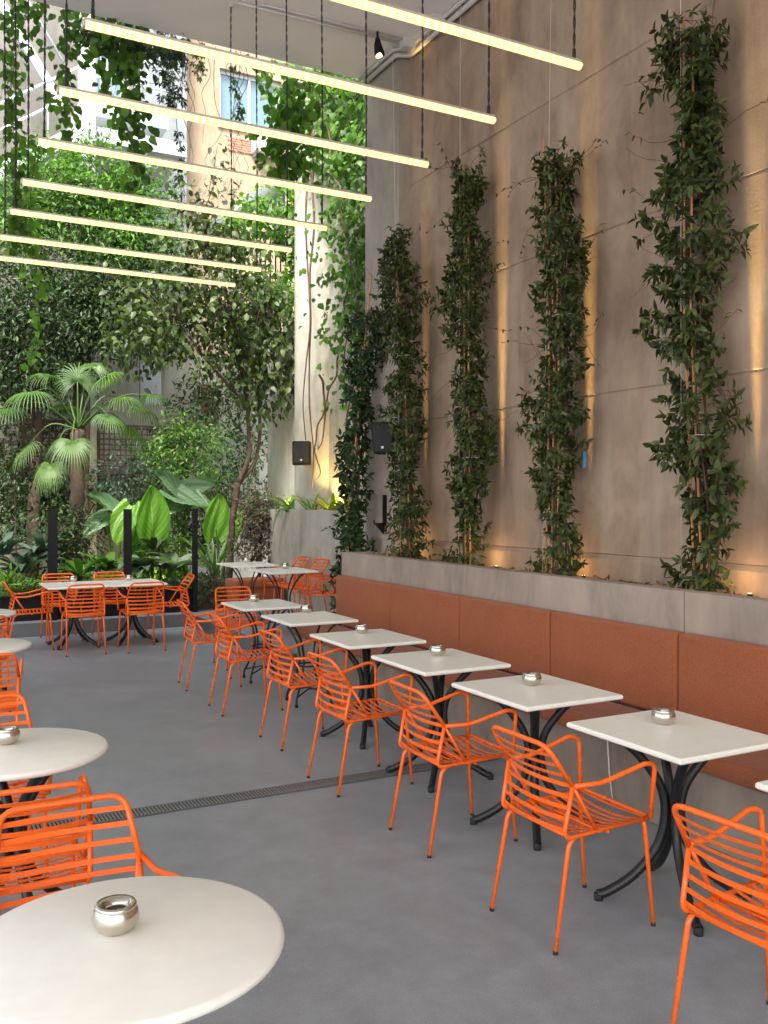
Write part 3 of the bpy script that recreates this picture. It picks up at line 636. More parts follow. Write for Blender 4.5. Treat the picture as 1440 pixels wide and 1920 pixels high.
for a in [
    (2.46, 1.95, 4, 'orange metal armchair nearest the camera, cut by the right picture edge'),
    (2.52, 3.02, 0, 'orange metal armchair pulled out from the nearest fully visible square table'),
    (2.59, 4.06, -2, 'orange armchair just in front of the floor drain facing the second square table'),
    (2.58, 5.12, 1, 'orange armchair with its back legs astride the floor drain'),
    (2.66, 6.20, 0, 'orange armchair just beyond the floor drain facing the fourth square table'),
    (2.63, 7.37, -3, 'orange armchair at the first thin-legged table on the aisle'),
    (2.66, 8.46, -6, 'orange armchair at the aisle side of the thin-legged table nearest the step'),
    (3.24, 9.30, -92, 'orange armchair facing the camera at the head of the thin-legged table beside the step'),
    (1.92, 10.97, 88, 'orange armchair with its back to the camera, left one at the joined tables'),
    (2.57, 10.89, 91, 'orange armchair with its back to the camera, right one at the joined tables'),
    (1.86, 12.1, -90, 'orange armchair on the garden side of the joined tables, left of the two'),
    (2.50, 12.08, -89, 'orange armchair on the garden side of the joined tables, right of the two'),
    (1.42, 11.5, -3, 'orange armchair at the left end of the joined tables, in profile'),
    (3.05, 11.5, 176, 'orange armchair at the right end of the joined tables, in profile'),
    (.47, 2.72, -90, 'orange armchair just behind the nearest round table with light on its back slats'),
    (.40, 3.50, 88, 'orange armchair tucked under the near side of the second round table'),
    (.38, 4.50, -88, 'orange armchair behind the second round table at the left edge'),
    (.50, 6.40, 85, 'orange armchair on the near side of the third round table'),
    (.42, 7.52, -90, 'orange armchair on the far side of the third round table'),
    (.62, 8.40, 92, 'orange armchair on the near side of the farthest round table'),
]: place_chair(*a)
for a in [(4.66, 11.62, 178, 'farthest of the three orange chairs lined along the grey planter'),
          (4.68, 11.02, 183, 'middle one of the three orange chairs lined along the grey planter'),
          (4.58, 10.22, 172, 'nearest of the three orange chairs by the grey planter, next to the bench end')]: place_chair(*a, z=PZ+.004)

# ================================================================== TABLES
TZ = .74
def base_legs(t, rot, top=.235, foot=.33, waist=.034):
    for k in range(4):
        a = R(rot+90*k); c, s = math.cos(a), math.sin(a)
        prof = spline([(top, TZ-.028), (top*.62, .62), (waist+.022, .50), (waist, .37), (waist+.03, .245), (foot*.5, .115), (foot*.86, .036), (foot, .022)], 5)if False else None
        pr = [(top, TZ-.026), (top*.60, .625), (waist+.02, .50), (waist, .37), (waist+.035, .235), (foot*.52, .11), (foot*.86, .038), (foot, .024)]
        p = spline([(r_*c, r_*s, z) for r_, z in pr], 5)
        lg = MB().tube(p, .019, 8, flat=.62, up=(-s, c, 0)).build('leg', M['black'], t) if False else MB().tube(p, .0205, 10).build('leg', M['black'], t)
        MB().lathe([(.0, 0), (.02, 0), (.02, .03), (0, .031)], 10, ((foot-.004)*c, (foot-.004)*s, 0)).build('foot', M['rubber'], lg)
    b = MB(); b.box((-.22, -.025, TZ-.03), (.22, .025, TZ-.024)); b.box((-.025, -.22, TZ-.0365), (.025, .22, TZ-.0305)); b.build('top_bracket', M['black'], t)
def thin_legs(t, rot=45):
    for k in range(4):
        a = R(rot+90*k); c, s = math.cos(a), math.sin(a)
        pr = [(.30, TZ-.024), (.22, .66), (.13, .54), (.09, .42), (.10, .30), (.16, .16), (.21, .07), (.215, .018)]
        lg = MB().tube(spline([(r_*c, r_*s, z) for r_, z in pr], 5), .0095, 8).build('leg', M['black'], t)
        MB().lathe([(0, 0), (.014, .004), (.018, .017), (.012, .03), (0, .034)], 10, (.215*c, .215*s, 0)).build('ball_foot', M['black'], lg)
    n = 24; MB().tube([(.1*math.cos(2*math.pi*k/n), .1*math.sin(2*math.pi*k/n), .33) for k in range(n+1)], .008, 6, caps=False).build('ring', M['black'], t)
    b = MB()
    for k in range(2): a = R(rot+90*k); c, s = math.cos(a)*.205, math.sin(a)*.205; b.tube([(-c, -s, .085+k*.004), (0, 0, .12+k*.016), (c, s, .085+k*.004)], .007, 6)
    b.build('stretcher', M['black'], t)
def square_top(t, wx=.62, wy=.69):
    b = MB(); b.box((-wx/2, -wy/2, TZ-.024), (wx/2, wy/2, TZ), bev=.006); b.build('table_top', M['top'], t)
def sq_table(x, y, label, rz=0, kind='cast', rot=38, wx=.62, wy=.69, z=0, grp='square cream tables along the bench'):
    t = thing('cafe_table', label, 'table', (x, y, z), R(rz), grp); square_top(t, wx, wy)
    (base_legs(t, rot) if kind == 'cast' else thin_legs(t, rot)); return t
sq_table(3.03, 1.93, 'square cream table at the right picture edge with only a corner showing', 0, rot=30)
sq_table(3.01, 2.95, 'nearest whole square cream table on thick curved black legs by the orange bench', 0, rot=62)
sq_table(3.03, 3.96, 'square cream table on thick black legs, second whole one from the camera', 0, rot=55)
sq_table(3.05, 4.97, 'square cream table on thick black legs standing over the drain end', 0, rot=50)
sq_table(3.08, 6.04, 'square cream table on thick black legs, farthest of the thick-legged ones by the bench', 0, rot=58)
sq_table(3.16, 7.30, 'square cream table on thin wrought-iron legs by the end of the orange bench', 0, 'thin')
sq_table(3.17, 8.45, 'square cream table on thin wrought-iron legs beside the platform step', 0, 'thin')
sq_table(4.13, 10.3, 'thin-legged square cream table on the platform beside the orange chairs', 0, 'thin', z=PZ+.004)
sq_table(4.10, 11.5, 'thin-legged square cream table farthest back on the platform near the tree', 0, 'thin', z=PZ+.004)
sq_table(1.905, 11.5, 'left one of the two cream tables pushed together in front of the garden', 0, 'cast', 50, .688, .76, grp='cream tables pushed together')
sq_table(2.60, 11.49, 'right one of the two cream tables pushed together in front of the garden', 0, 'cast', 50, .688, .76, grp='cream tables pushed together')
def round_table(x, y, label, rot):
    t = thing('round_table', label, 'table', (x, y, 0), 0, 'round cream tables on the left'); r = .365
    MB().lathe([(0, TZ-.028), (r-.012, TZ-.028), (r-.003, TZ-.022), (r, TZ-.013), (r-.003, TZ-.004), (r-.012, TZ), (0, TZ+.0001)], 72).build('table_top', M['top'], t)
    base_legs(t, rot, .25, .33); return t
round_table(.47, 2.145, 'nearest round cream table filling the lower left corner', 40)
round_table(.43, 3.99, 'second round cream table, cut by the left edge, with steel ashtray', 20)
round_table(.50, 6.96, 'third round cream table with only its right edge in the picture', 30)
round_table(.62, 8.96, 'farthest round cream table, a sliver at the left edge', 30)

# ashtrays
def make_ash():
    t = thing('ashtray', 'x', 'ashtray', group='round steel ashtrays on the tables')
    MB().lathe([(0, 0), (.030, 0), (.044, .010), (.052, .024), (.054, .036), (.051, .050), (.046, .058)], 40).build('bowl', M['steel'], t)
    MB().lathe([(.0475, .057), (.048, .062), (.045, .066), (.034, .0635), (.026, .058), (.023, .050), (.023, .042)], 40).build('lid', M['steel'], t)
    MB().lathe([(.0228, .046), (.022, .035), (0, .034)], 24).build('inner_cup', M['dark_inside'], t); return t
ash0 = make_ash(); ua = [False]
def ash(x, y, label, z=TZ):
    c = ash0 if not ua[0] else copy_tree(ash0); ua[0] = True; c.location = (x, y, z+.0005); c['label'] = label; c.rotation_euler.z = random.random()*6
for px, py, z, lb in [(217, 1745, TZ, 'steel ashtray with an open lid on the nearest round table'), (12, 1394, TZ, 'steel ashtray on the second round table at the left edge'),
    (1244, 1357, TZ, 'steel ashtray on the nearest whole square table'), (997, 1284, TZ, 'steel ashtray on the second whole square table from the camera'),
    (820, 1229, TZ, 'steel ashtray on the square table above the drain end'), (679, 1187, TZ, 'steel ashtray on the farthest thick-legged square table'),
    (574, 1148, TZ, 'steel ashtray on the thin-legged table by the bench end'), (476, 1128, TZ, 'steel ashtray on the thin-legged table beside the step'),
    (535, 1066, TZ+PZ+.004, 'pale ashtray on the platform table beside the orange chairs'), (462, 1054.5, TZ+PZ+.004, 'pale ashtray on the platform table farthest back'),
    (137, 1090, TZ, 'pale ashtray on the left one of the joined tables'), (242, 1088, TZ, 'pale ashtray on the right one of the joined tables')]:
    p = WZ(px, py, z); ash(p.x, p.y, lb, z)

# drain
dr_ = thing('floor_drain', 'long slotted metal drain channel crossing the grey floor', 'drain', (2, 5.17, 0))
b = MB(); b.box((-3.5, -.072, .001), (1.6, -.060, .007)); b.box((-3.5, .060, .001), (1.6, .072, .007)); b.build('edge_strip', M['greymetal'], dr_)
b = MB(); b.box((-3.5, -.0598, .0005), (1.6, .0598, .0018)); b.build('channel', M['rubber'], dr_)
q = MB(); q.box((-.0055, -.0597, .0018), (.0055, .0597, .0068)); dm = q.mesh('slat', plain('drain_metal', (.26, .26, .25), .45, .5))
n = int(3.0/.0205)
for k in range(n*1): o = bpy.data.objects.new('slat', dm); link(o, dr_); o.location = (1.59-k*.0205, 0, 0)
q = MB()
for k in range(n, int(5.1/.0205)): q.box((1.59-k*.0205-.0055, -.0597, .0018), (1.59-k*.0205+.0055, .0597, .0068))
tag(q.build('slat_rest', dm.materials[0], dr_), kind='stuff')

# ================================================================== LED TUBES
LZ = 3.87; ledY = [3.51, 4.24, 4.97, 5.75, 6.50, 7.22, 7.95, 8.67]; LX0, LX1 = .75, 2.96
ordn = ['nearest', 'second nearest', 'third nearest', 'fourth nearest', 'fourth farthest', 'third farthest', 'second farthest', 'farthest']
def make_led():
    t = thing('tube_light', 'x', 'light', group='warm linear tube lights hung in a row'); Lh = (LX1-LX0)/2
    MB().tube([(-Lh, 0, 0), (-Lh*.5, 0, 0), (0, 0, 0), (Lh*.5, 0, 0), (Lh, 0, 0)], .0195, 16).build('diffuser', M['led'], t)
    b = MB(); b.box((-Lh-.004, -.017, .012), (Lh+.004, .017, .026), bev=.003); b.build('housing', M['alu'], t)
    for s in (-1, 1):
        MB().tube([(s*Lh, 0, 0), (s*(Lh+.01), 0, 0)], .021, 16).build('end_cap', M['alu'], t)
        b = MB(); x = s*(Lh-.035); H = CZ-LZ; ph = random.random()*6
        pa = [(x+.004*math.cos(z*38+ph)+.004*math.sin(z*2.1), .004*math.sin(z*38+ph), z) for z in np.linspace(.03, H, 110)]
        pb = [(x-.004*math.cos(z*38+ph)+.004*math.sin(z*2.1), -.004*math.sin(z*38+ph), z) for z in np.linspace(.03, H, 110)]
        b.tube(pa, .0035, 5); b.tube(pb, .0035, 5); b.build('cable', M['cable'], t)
        MB().tube([(x, 0, .03), (x, 0, .05), (x, 0, .075)], .009, 8).build('cable_clip', M['cable'], t)
        MB().tube([(x, 0, H-.03), (x, 0, H-.001)], .02, 10).build('ceiling_hook', M['ceilpaint'], t)
    return t
l0 = make_led()
for i, y in enumerate(ledY):
    c = l0 if i == 0 else copy_tree(l0); c.location = ((LX0+LX1)/2, y, LZ+random.uniform(-.008, .008)); c['label'] = f'{ordn[i]} of the eight warm tube lights hanging from the ceiling'
LEDMUL.inputs[1].default_value = .50

# ceiling conduits and spotlight
cn = thing('ceiling_conduit', 'white painted conduits running along the ceiling edge with junction boxes', 'conduit', (4.7, 8.6, CZ))
def cz(b): b.v = [(x-4.7, y-8.6, z-CZ) for x, y, z in b.v]; return b
b = MB(); b.tube(rpath([(4.94, 2, CZ-.05), (4.94, 8.66, CZ-.05), (4.80, 8.70, CZ-.05), (4.80, 9.5, CZ-.05)], .06), .028, 8); b.tube(rpath([(4.87, 2, CZ-.03), (4.87, 8.60, CZ-.03), (4.74, 8.64, CZ-.03), (4.74, 9.5, CZ-.03)], .06), .02, 8)
cz(b).build('pipe', M['ceilpaint'], cn)
b = MB(); b.tube([(2.96, 8.58, CZ-.02), (4.74, 8.52, CZ-.02)], .014, 8); b.tube([(3.2, 8.50, CZ-.015), (4.74, 8.44, CZ-.015)], .01, 8); cz(b).build('branch_pipe', M['ceilpaint'], cn)
for (x, y) in ((4.8, 8.46), (4.82, 7.9)):
    b = MB(); b.box((x-.07, y-.06, CZ-.10), (x+.07, y+.06, CZ-.001), bev=.008); cz(b).build('junction_box', M['ceilpaint'], cn)
sp0 = WZ(702, 75, CZ-.0) if False else Vector((4.42, 8.42, CZ-.02))
sp_ = thing('ceiling_spotlight', 'small black ceiling spotlight glowing warm beside the pilaster', 'spotlight', sp0)
MB().tube([(0, 0, -.002), (0, 0, -.10)], .012, 8).build('bracket', M['blacksteel'], sp_)
MB().tube([(-.0, 0, -.07), (.0, -.005, -.14), (.015, -.02, -.25)], [.022, .04, .055], 16).build('housing', M['blacksteel'], sp_)
MB().tube([(.015, -.02, -.2505), (.016, -.021, -.254)], .045, 16).build('lens', M['lens'], sp_)

# speakers and bracket
def speaker(loc, w, d, h, rz, label, taper=.0):
    t = thing('loudspeaker', label, 'speaker', loc, rz); b = MB()
    b.box((-d/2, -w/2, -h/2), (d/2, w/2, h/2), bev=.012); b.v = [(x*(1), y*(1+taper*z/h), z) for x, y, z in b.v]; b.build('cabinet', M['blacksteel'], t)
    b = MB(); b.box((-d/2-.006, -w/2+.02, -h/2+.03), (-d/2-.001, w/2-.02, h/2-.02)); b.v = [(x, y*(1+taper*z/h), z) for x, y, z in b.v]; b.build('grille', M['rubber'], t)
    b = MB(); b.box((-d/2-.010, -.012, -h/2+.055), (-d/2-.0065, .012, -h/2+.08)); b.build('badge', M['white'], t)
    b = MB(); b.tube([(d/2, 0, 0), (d/2+.12, 0, 0)], .02, 8); b.build('wall_bracket', M['blacksteel'], t)
s1p = WX(566, 850, 4.99); speaker(s1p, .25, .2, .33, R(62), 'square black loudspeaker on the cream wall above the grey planter')
s2p = WX(722, 822, 4.66); speaker(s2p, .24, .22, .34, R(48), 'black loudspeaker tucked between two climbing plants on the pilaster', .35)
bp = WX(719, 965, 4.83); t = thing('iron_bracket', 'empty black iron wall bracket on the pilaster above the bench end', 'bracket', bp)
b = MB(); b.box((0, -.025, -.19), (.028, .025, .22)); b.build('back_plate', M['blacksteel'], t)
b = MB(); b.add([(-.11, -.01, -.10), (0, -.01, -.10), (0, -.01, -.22), (-.11, .01, -.10), (0, .01, -.10), (0, .01, -.22)], [(0, 1, 2), (5, 4, 3), (0, 2, 5, 3), (0, 3, 4, 1)]); b.build('gusset', M['blacksteel'], t)
b = MB(); b.tube([(-.12, 0, -.095), (-.12, 0, -.06)], .008, 8); b.tube([(-.12, 0, -.1), (0, 0, -.1)], .009, 8); b.build('arm', M['blacksteel'], t)

# black steel planter with posts
bk = thing('black_planter_edge', 'low black steel planter edge with three tall black posts before the garden', 'planter', (2.7, 12.8, PZ))
b = MB(); b.box((-6, -.05, 0), (1.05, .0, .32)); b.box((1.0, .001, 0), (1.05, .6, .32)); b.build('steel_side', M['blacksteel'], bk)
b = MB(); b.box((-6, -.09, .321), (1.07, .02, .335)); b.build('top_rail', M['blacksteel'], bk)
for px, w_ in ((98, .115), (238.5, .10), (364.5, .065)):
    p = W(px, 955, 12.7); b = MB(); b.box((p.x-2.7-w_/2, -.16, .0), (p.x-2.7+w_/2, -.095, 1.46)); b.build('post', M['blacksteel'], bk)

# ================================================================== LAMPS (uplights seen glowing)
def uplight(loc, tgt, energy, angle, label, blend=.8, size=.03):
    t = thing('uplight', label, 'spotlight', loc, 0, 'small warm uplights')
    MB().tube([(0, 0, -.07), (0, 0, 0)], [.014, .018], 12).build('housing', M['blacksteel'], t)
    MB().tube([(0, 0, .0005), (0, 0, .003)], .013, 12).build('lens', M['lens'], t)
    l = bpy.data.lights.new('lamp', 'SPOT'); l.energy = energy; l.spot_size = R(angle); l.spot_blend = blend; l.color = (1, .66, .20); l.shadow_soft_size = size
    o = bpy.data.objects.new('lamp', l); link(o, t); o.location = (0, 0, .02); dv = Vector(tgt)-Vector(loc); o.rotation_euler = (-dv).to_track_quat('Z', 'Y').to_euler()
    return t
for i, (y, e, zt, wh) in enumerate([(4.16, 900, 3.9, 'behind the tallest, nearest climbing plant'), (5.80, 900, 4.5, 'behind the climbing plant with blue tape'), (7.02, 900, 4.3, 'behind the third climbing plant from the right'), (8.42, 380, 4.1, 'behind the climbing plant next to the pilaster')]):
    t = uplight((4.93, y, 1.14), (5.0, y, 5.0), e*1.5, 5.0, 'small warm uplight in the bench planter '+wh, 1.0)
    l = bpy.data.lights.new('lamp', 'POINT'); l.energy = .55; l.color = (1, .58, .20); l.shadow_soft_size = .12
    o = bpy.data.objects.new('lamp', l); link(o, t); o.location = (-.10, .05, .10)
p = WX(468, 945, 5.2); p = Vector((5.22, 12.78, 1.60)); uplight(p, p+Vector((.12, -.1, 1)), 22, 120, 'yellow planter light at the far end of the tall grey planter')
p = Vector((5.24, 11.35, 1.60)); uplight(p, p+Vector((.12, 0, 1)), 30, 120, 'yellow planter light among yellow leaves in the tall grey planter')
p = W(300, 1050, 14.2); p.z = .5; uplight(p, p+Vector((0, .6, .6)), 26, 140, 'warm ground light among the shrubs below the elephant ears')

# ================================================================== PLANTS
def stems(root, paths, rad, mat='stem', name='stem'):
    for p in paths:
        n = len(p); rr_ = rad if isinstance(rad, (list, tuple)) else [rad*(1-.6*i/(n-1)) for i in range(n)]
        b = MB().tube(p, rr_, 6); ro(b, root.location).build(name, M[mat], root)
def climber(base, top, width, label, nt_, leaf, seed, gaps=(), lean=None, loops=3, stakes=2, tmpl='oval', key='jasmine', prof=None, wire=True):
    g = random.Random(seed); root = thing('climbing_plant', label, 'plant', base, 0, 'climbing plants trained up the wall')
    B = Vector(base); T = Vector(top); H = T.z-B.z; ax = lambda f: B.lerp(T, f) + Vector((0, math.sin(f*9+seed)*.05, 0))
    sp = []
    for k in range(6):
        a = g.random()*6.28; o_ = Vector((math.cos(a)*.05, math.sin(a)*.07, 0)); ph = g.random()*6
        sp.append([ax(f)+o_*(1-.3*f)+Vector((0, .035*math.sin(f*14+ph), 0)) for f in np.linspace(0, .75+.25*g.random(), 30)])
    stems(root, sp, .0085)
    for k in range(stakes):
        o_ = Vector((-.03-.02*k, (-.03+.05*k), 0)); b = MB().tube([B+o_, ax(.5)+o_*.8, ax(.97+.04*k)+o_], .0085, 7); ro(b, B).build('bamboo_stake', M['bamboo'], root)
    L = Leaves(); tw = []
    ph = [g.random()*6 for _ in range(4)]
    for k in range(nt_):
        f = g.random()**.95; z = f
        for (g0_, g1_, keep) in gaps:
            if g0_ < f < g1_ and g.random() > keep: f = g.random()
        a = g.random()*2*math.pi
        rw = width*(.66+.26*math.sin(f*17+ph[0])+.26*math.sin(f*29+ph[1]+a)+.24*math.sin(f*11+ph[2]+a*2)+.16*math.sin(f*61+ph[3]-a))
        if prof: rw *= prof(f)
        rad = rw*(.22+.78*g.random()**.6)*(1.35 if g.random() < .04 else 1)
        c = ax(f); e = c+Vector((math.cos(a)*rad*.75, math.sin(a)*rad, g.uniform(-.05, .06)))
        if e.x > 4.83: e.x = 4.83-g.random()*.04
        out = (e-c).normalized()
        if g.random() < .5: tw.append([c, c.lerp(e, .5)+Vector((0, 0, .02)), e])
        m = g.choice((4, 5, 6, 7)); tw_d = (out+Vector((0, 0, g.uniform(-.3, .5)))).normalized()
        for j in range(m):
            aa = 6.28*j/m+g.random()*.8; side = tw_d.orthogonal().normalized(); side = Matrix.Rotation(aa, 3, tw_d) @ side
            d = side*.85 + tw_d*.45 + Vector((0, 0, -.45)); nn = tw_d*.9+Vector((g.gauss(0, .3), g.gauss(0, .3), .5))
            L.add(e+tw_d*.015*j*.6+Vector((g.gauss(0, .008), g.gauss(0, .008), 0)), d, nn, leaf*(.6+.6*g.random()))
    b = MB()
    for p in tw: b.tube(p, .0022, 4, caps=False)
    ro(b, B); tg_ = b.build('twigs', M['stem'], root); tag(tg_, kind='stuff')
    # wild tendrils
    for k in range(loops*3):
        f = g.uniform(.35, 1); c = ax(f); s = g.choice((-1, 1)); l = g.uniform(.25, .75); pts = [c]; d = Vector((-.05, s, g.uniform(-.2, .6))); p = c.copy()
        for j in range(12): d = (d+Vector((g.uniform(-.1, .1), g.uniform(-.25, .25), g.uniform(-.35, .3)))).normalized(); p = p+d*l/12; p.x = min(p.x, 4.97); pts.append(p.copy())
        stems(root, [spline(pts, 3)], .0032, name='tendril')
        for j in range(g.choice((0, 3, 6))): L.add(pts[-1-j % 5]+Vector((0, 0, .01)), (g.gauss(0, 1), g.gauss(0, 1), -.3), (g.gauss(0, .3), -.4, 1), leaf*.7)
    L.build(root, tmpl, key, 300)
    if wire:
        for oo, zz in (((-.05, .14, 0), CZ), ):
            b = MB().tube([B+Vector(oo), Vector((T.x-.05, T.y+oo[1]*.2, CZ-.01))], .003, 5); ro(b, B).build('support_wire', M['wire'], root)
        b = MB(); 
        for f in (.28, .62): c = ax(f); b.tube([c+Vector((-.04, .14, 0)), c+Vector((-.09, -.02, .01)), c+Vector((-.04, -.16, 0))], .003, 4)
        ro(b, B).build('tie', M['twine'], root)
    return root
climber((4.74, 4.38, 1.08), (4.74, 4.50, 4.98), .30, 'tallest and nearest climbing plant, sprawling up the wall at the right', 950, .082, 3, gaps=((0, .12, .5), (.3, .42, .55)), loops=6, stakes=2, prof=lambda f: .8+.35*math.sin(min(1, f*1.15)*2.6))
climber((4.72, 5.86, 1.08), (4.72, 5.84, 4.52), .265, 'dense climbing plant with a scrap of blue tape, second from the right', 1150, .07, 5, gaps=((.0, .1, .6),), loops=7, stakes=3)
climber((4.72, 7.12, 1.08), (4.72, 7.20, 4.85), .255, 'climbing plant with a bent leafy top, third from the right', 1100, .07, 8, gaps=((.0, .12, .5),), loops=7)
climber((4.70, 8.20, 1.08), (4.66, 8.42, 4.55), .28, 'dark climbing plant just in front of the pilaster, fourth from the right', 1100, .068, 12, loops=4, stakes=1)
c5 = climber((4.48, 9.36, .2), (4.70, 9.22, 3.85), .235, 'dark leaning climbing plant behind the bench end, tied to one long cane', 620, .09, 15, loops=2, stakes=1, wire=False, key='darkficus')
b = MB().tube([(4.50, 9.34, 1.2), (4.76, 9.22, 4.3)], .011, 7); ro(b, c5.location).build('bamboo_stake', M['bamboo'], c5)
# pot for the leaning climber
t = thing('plant_pot', 'dark pot holding the leaning climbing plant behind the bench end', 'pot', (4.48, 9.36, PZ+.004))
MB().lathe([(0, 0), (.13, 0), (.17, .3), (.155, .3), (.13, .26), (0, .25)], 24).build('pot_body', M['blacksteel'], t)
# tape scrap
bt = WX(1097, 862, 4.66); t = MB(); t.add([(-.004, -.012, -.06), (-.01, .014, -.065), (0, .02, 0), (.004, -.01, .01), (-.012, .012, .065), (-.008, -.014, .06)], [(0, 1, 2, 3), (3, 2, 4, 5)])
t = t.build('blue_tape', M['tape'], None, bt); tag(t, 'scrap of blue tape hanging on the second climbing plant from the right', 'tape')
# white cord at bench base
a_ = WX(1139, 1388, 3.605); c_ = WX(1150, 1510, 3.60)
b = MB().tube([(0, 0, 0), ((c_-a_)*.5)+Vector((-.004, .004, 0)), c_-a_], .004, 6); t = b.build('hanging_string', M['twine'], None, a_); tag(t, 'short white cord hanging down the bench base beside the nearest whole table', 'cord')

def strand(px, py0, py1, Y, width, n, label, key='creeper', leaf=.11, seed=0, tmpl='lobed', parts=300, cat='plant', py_thin=None):
    g = random.Random(seed); a = W(px, py0, Y); c = W(px+g.uniform(-4, 4), py1, Y); root = thing('hanging_creeper', label, cat, a, 0, 'creepers hanging from the roof edge')
    L = Leaves(); P = [a.lerp(c, f)+Vector((.04*math.sin(f*8+seed), .03*math.cos(f*6+seed), 0)) for f in np.linspace(0, 1, 24)]
    stems(root, [P], .006); 
    if width > .12: stems(root, [[p+Vector((width*.4*math.sin(i*.3), .02, 0)) for i, p in enumerate(P[:18])]], .004)
    for k in range(n):
        f = g.random(); i = f*23; p = P[int(i)].lerp(P[min(23, int(i)+1)], i-int(i)); w_ = width*(1-.55*f)*(.75+.35*math.sin(f*19+seed))
        o_ = Vector((g.gauss(0, .6)*w_, g.gauss(0, .5)*w_, g.uniform(-.04, .04)))
        d = Vector((g.gauss(0, .55)+o_.x*3, g.gauss(0, .35)-.1, -.75)); nn = Vector((g.gauss(0, .45), -1+g.gauss(0, .3), .55+g.gauss(0, .3)))
        L.add(p+o_, d, nn, leaf*(.5+.7*g.random()))
    L.build(root, tmpl, key, parts); return root
YC = 9.66
strand(30, -110, 470, YC, .19, 420, 'long thick creeper strand hanging down the left edge of the picture', seed=1, leaf=.085)
strand(62, 250, 700, YC+.1, .12, 130, 'yellow-green creeper tail dangling down to the palm', 'lime', .095, 2)
strand(78, -90, 48, YC, .14, 60, 'short creeper tuft hanging at the top left corner', seed=4, leaf=.09)
strand(124, -40, 262, YC, .21, 170, 'creeper strand hanging left of the white steel post', seed=5, leaf=.10)
strand(190, 5, 165, YC, .18, 90, 'short creeper strand hanging behind the left end of the second tube light', seed=7)
strand(255, 25, 385, YC+.05, .26, 190, 'broad dark creeper strand hanging in the middle of the white building', 'ficus', .11, 9)
strand(232, 15, 250, YC, .26, 150, 'thick leafy creeper bunch hanging right of the white steel post', seed=10)
strand(320, 45, 205, YC, .22, 110, 'small-leaved creeper strand hanging at the corner of the cream building', 'darkficus', .075, 12, 'palmate')
strand(337, 80, 330, YC, .09, 38, 'thin sparse creeper hanging along the edge of the cream building', 'darkficus', .085, 13, 'palmate')
strand(378, 75, 145, YC, .10, 26, 'little creeper tuft hanging at the roof edge before the cream building', 'ficus', .07, 14, 'palmate')
strand(442, 110, 235, YC, .06, 22, 'sparse creeper hanging in front of the white window', 'ficus', .08, 15, 'palmate')
# matted creeper along the roof edge
root = thing('roof_edge_creeper', 'dark tangled creeper matted along the edge of the roof', 'plant', (2.3, YC, 6.5)); L = Leaves()
for k in range(900):
    px = random.uniform(150, 345); p = W(px, 60+.2*(px-200)+random.gauss(0, 14)+10, YC+random.uniform(-.0, .3)); L.add(p, (random.gauss(0, .6), random.gauss(0, .4), -.6), (random.gauss(0, .5), -1, .5), random.uniform(.05, .1))
L.build(root, 'oval', 'darkficus', 120)
# hanging twigs across the cream wall
root = thing('bare_vines', 'thin bare vine twigs dangling in front of the cream building', 'plant', W(350, 90, YC))
pth = []
for k in range(9):
    px = random.uniform(335, 500); p0_ = W(px, 60+(px-300)*.22, YC); p1_ = W(px+random.uniform(-15, 15), 60+(px-300)*.22+random.uniform(150, 330), YC)
    pth.append(spline([p0_.lerp(p1_, f)+Vector((random.gauss(0, .05), random.gauss(0, .04), 0)) for f in np.linspace(0, 1, 7)], 3))
stems(root, pth, .004)

# bright creeper at right of the opening, on the cream wall
root = thing('wall_creeper', 'bright green creeper mass covering the cream wall beside the pilaster', 'plant', (5.3, 10.6, 4)); L = Leaves(); g = random.Random(30)
def patch(n, pxa, pxb, pya, pyb, xp, thick, size, dens=None):
    for k in range(n):
        px, py = g.uniform(pxa, pxb), g.uniform(pya, pyb)
        if dens and g.random() > dens(px, py): continue
        cl = math.sin(px*.11+py*.05)+math.sin(py*.09-px*.07+2)
        if cl < -.9 and g.random() < .75: continue
        p = WX(px, py, xp); p.x -= abs(g.gauss(0, .5))*thick*(1+.5*cl)
        L.add(p, (-.25+g.gauss(0, .5), g.gauss(0, .6), -.7), (-.8+g.gauss(0, .4), -.5+g.gauss(0, .4), .6), size*g.uniform(.55, 1.25))
patch(5200, 596, 700, 60, 640, 5.38, .35, .095, lambda x, y: 1 if y < 330 else (max(0, (x-612)/90) if y < 520 else .9*max(0, (x-625)/75)))
patch(650, 600, 690, 600, 780, 5.38, .2, .11, lambda x, y: .35*(x-600)/90)
L.build(root, 'lobed', 'creeper', 300)
vp = []
for (xa_, ya_, xb_, yb_) in ((600, 180, 670, 560), (672, 560, 640, 900), (640, 620, 590, 935), (583, 250, 575, 830), (590, 260, 583, 930), (610, 690, 595, 900), (655, 520, 645, 700)):
    xq = 5.06 if xa_ < 625 else 5.3; p0_, p1_ = WX(xa_, ya_, xq), WX(xb_, yb_, xq); vp.append(spline([p0_.lerp(p1_, f)+Vector((g.uniform(-.06, .03), g.gauss(0, .07), g.gauss(0, .05))) for f in np.linspace(0, 1, 9)], 3))
stems(root, vp, .017)
root = thing('hanging_creeper', 'bright creeper bunch hanging right of the white window', 'plant', W(540, 110, YC), 0, 'creepers hanging from the roof edge'); L = Leaves()
for k in range(620):
    f = g.random(); py = 112+f*215; px = g.gauss(545+10*math.sin(f*6), 34-12*f) ; py += (px-530)*.2; p = W(px, py, YC+g.uniform(0, .5))
    L.add(p, (g.gauss(0, .5), g.gauss(0, .4), -.7), (g.gauss(0, .5), -1, .6), .12*g.uniform(.5, 1.2))
L.build(root, 'lobed', 'creeper', 300); stems(root, [[W(540, 110, YC+.2), W(548, 220, YC+.3), W(556, 340, YC+.3)]], .01)
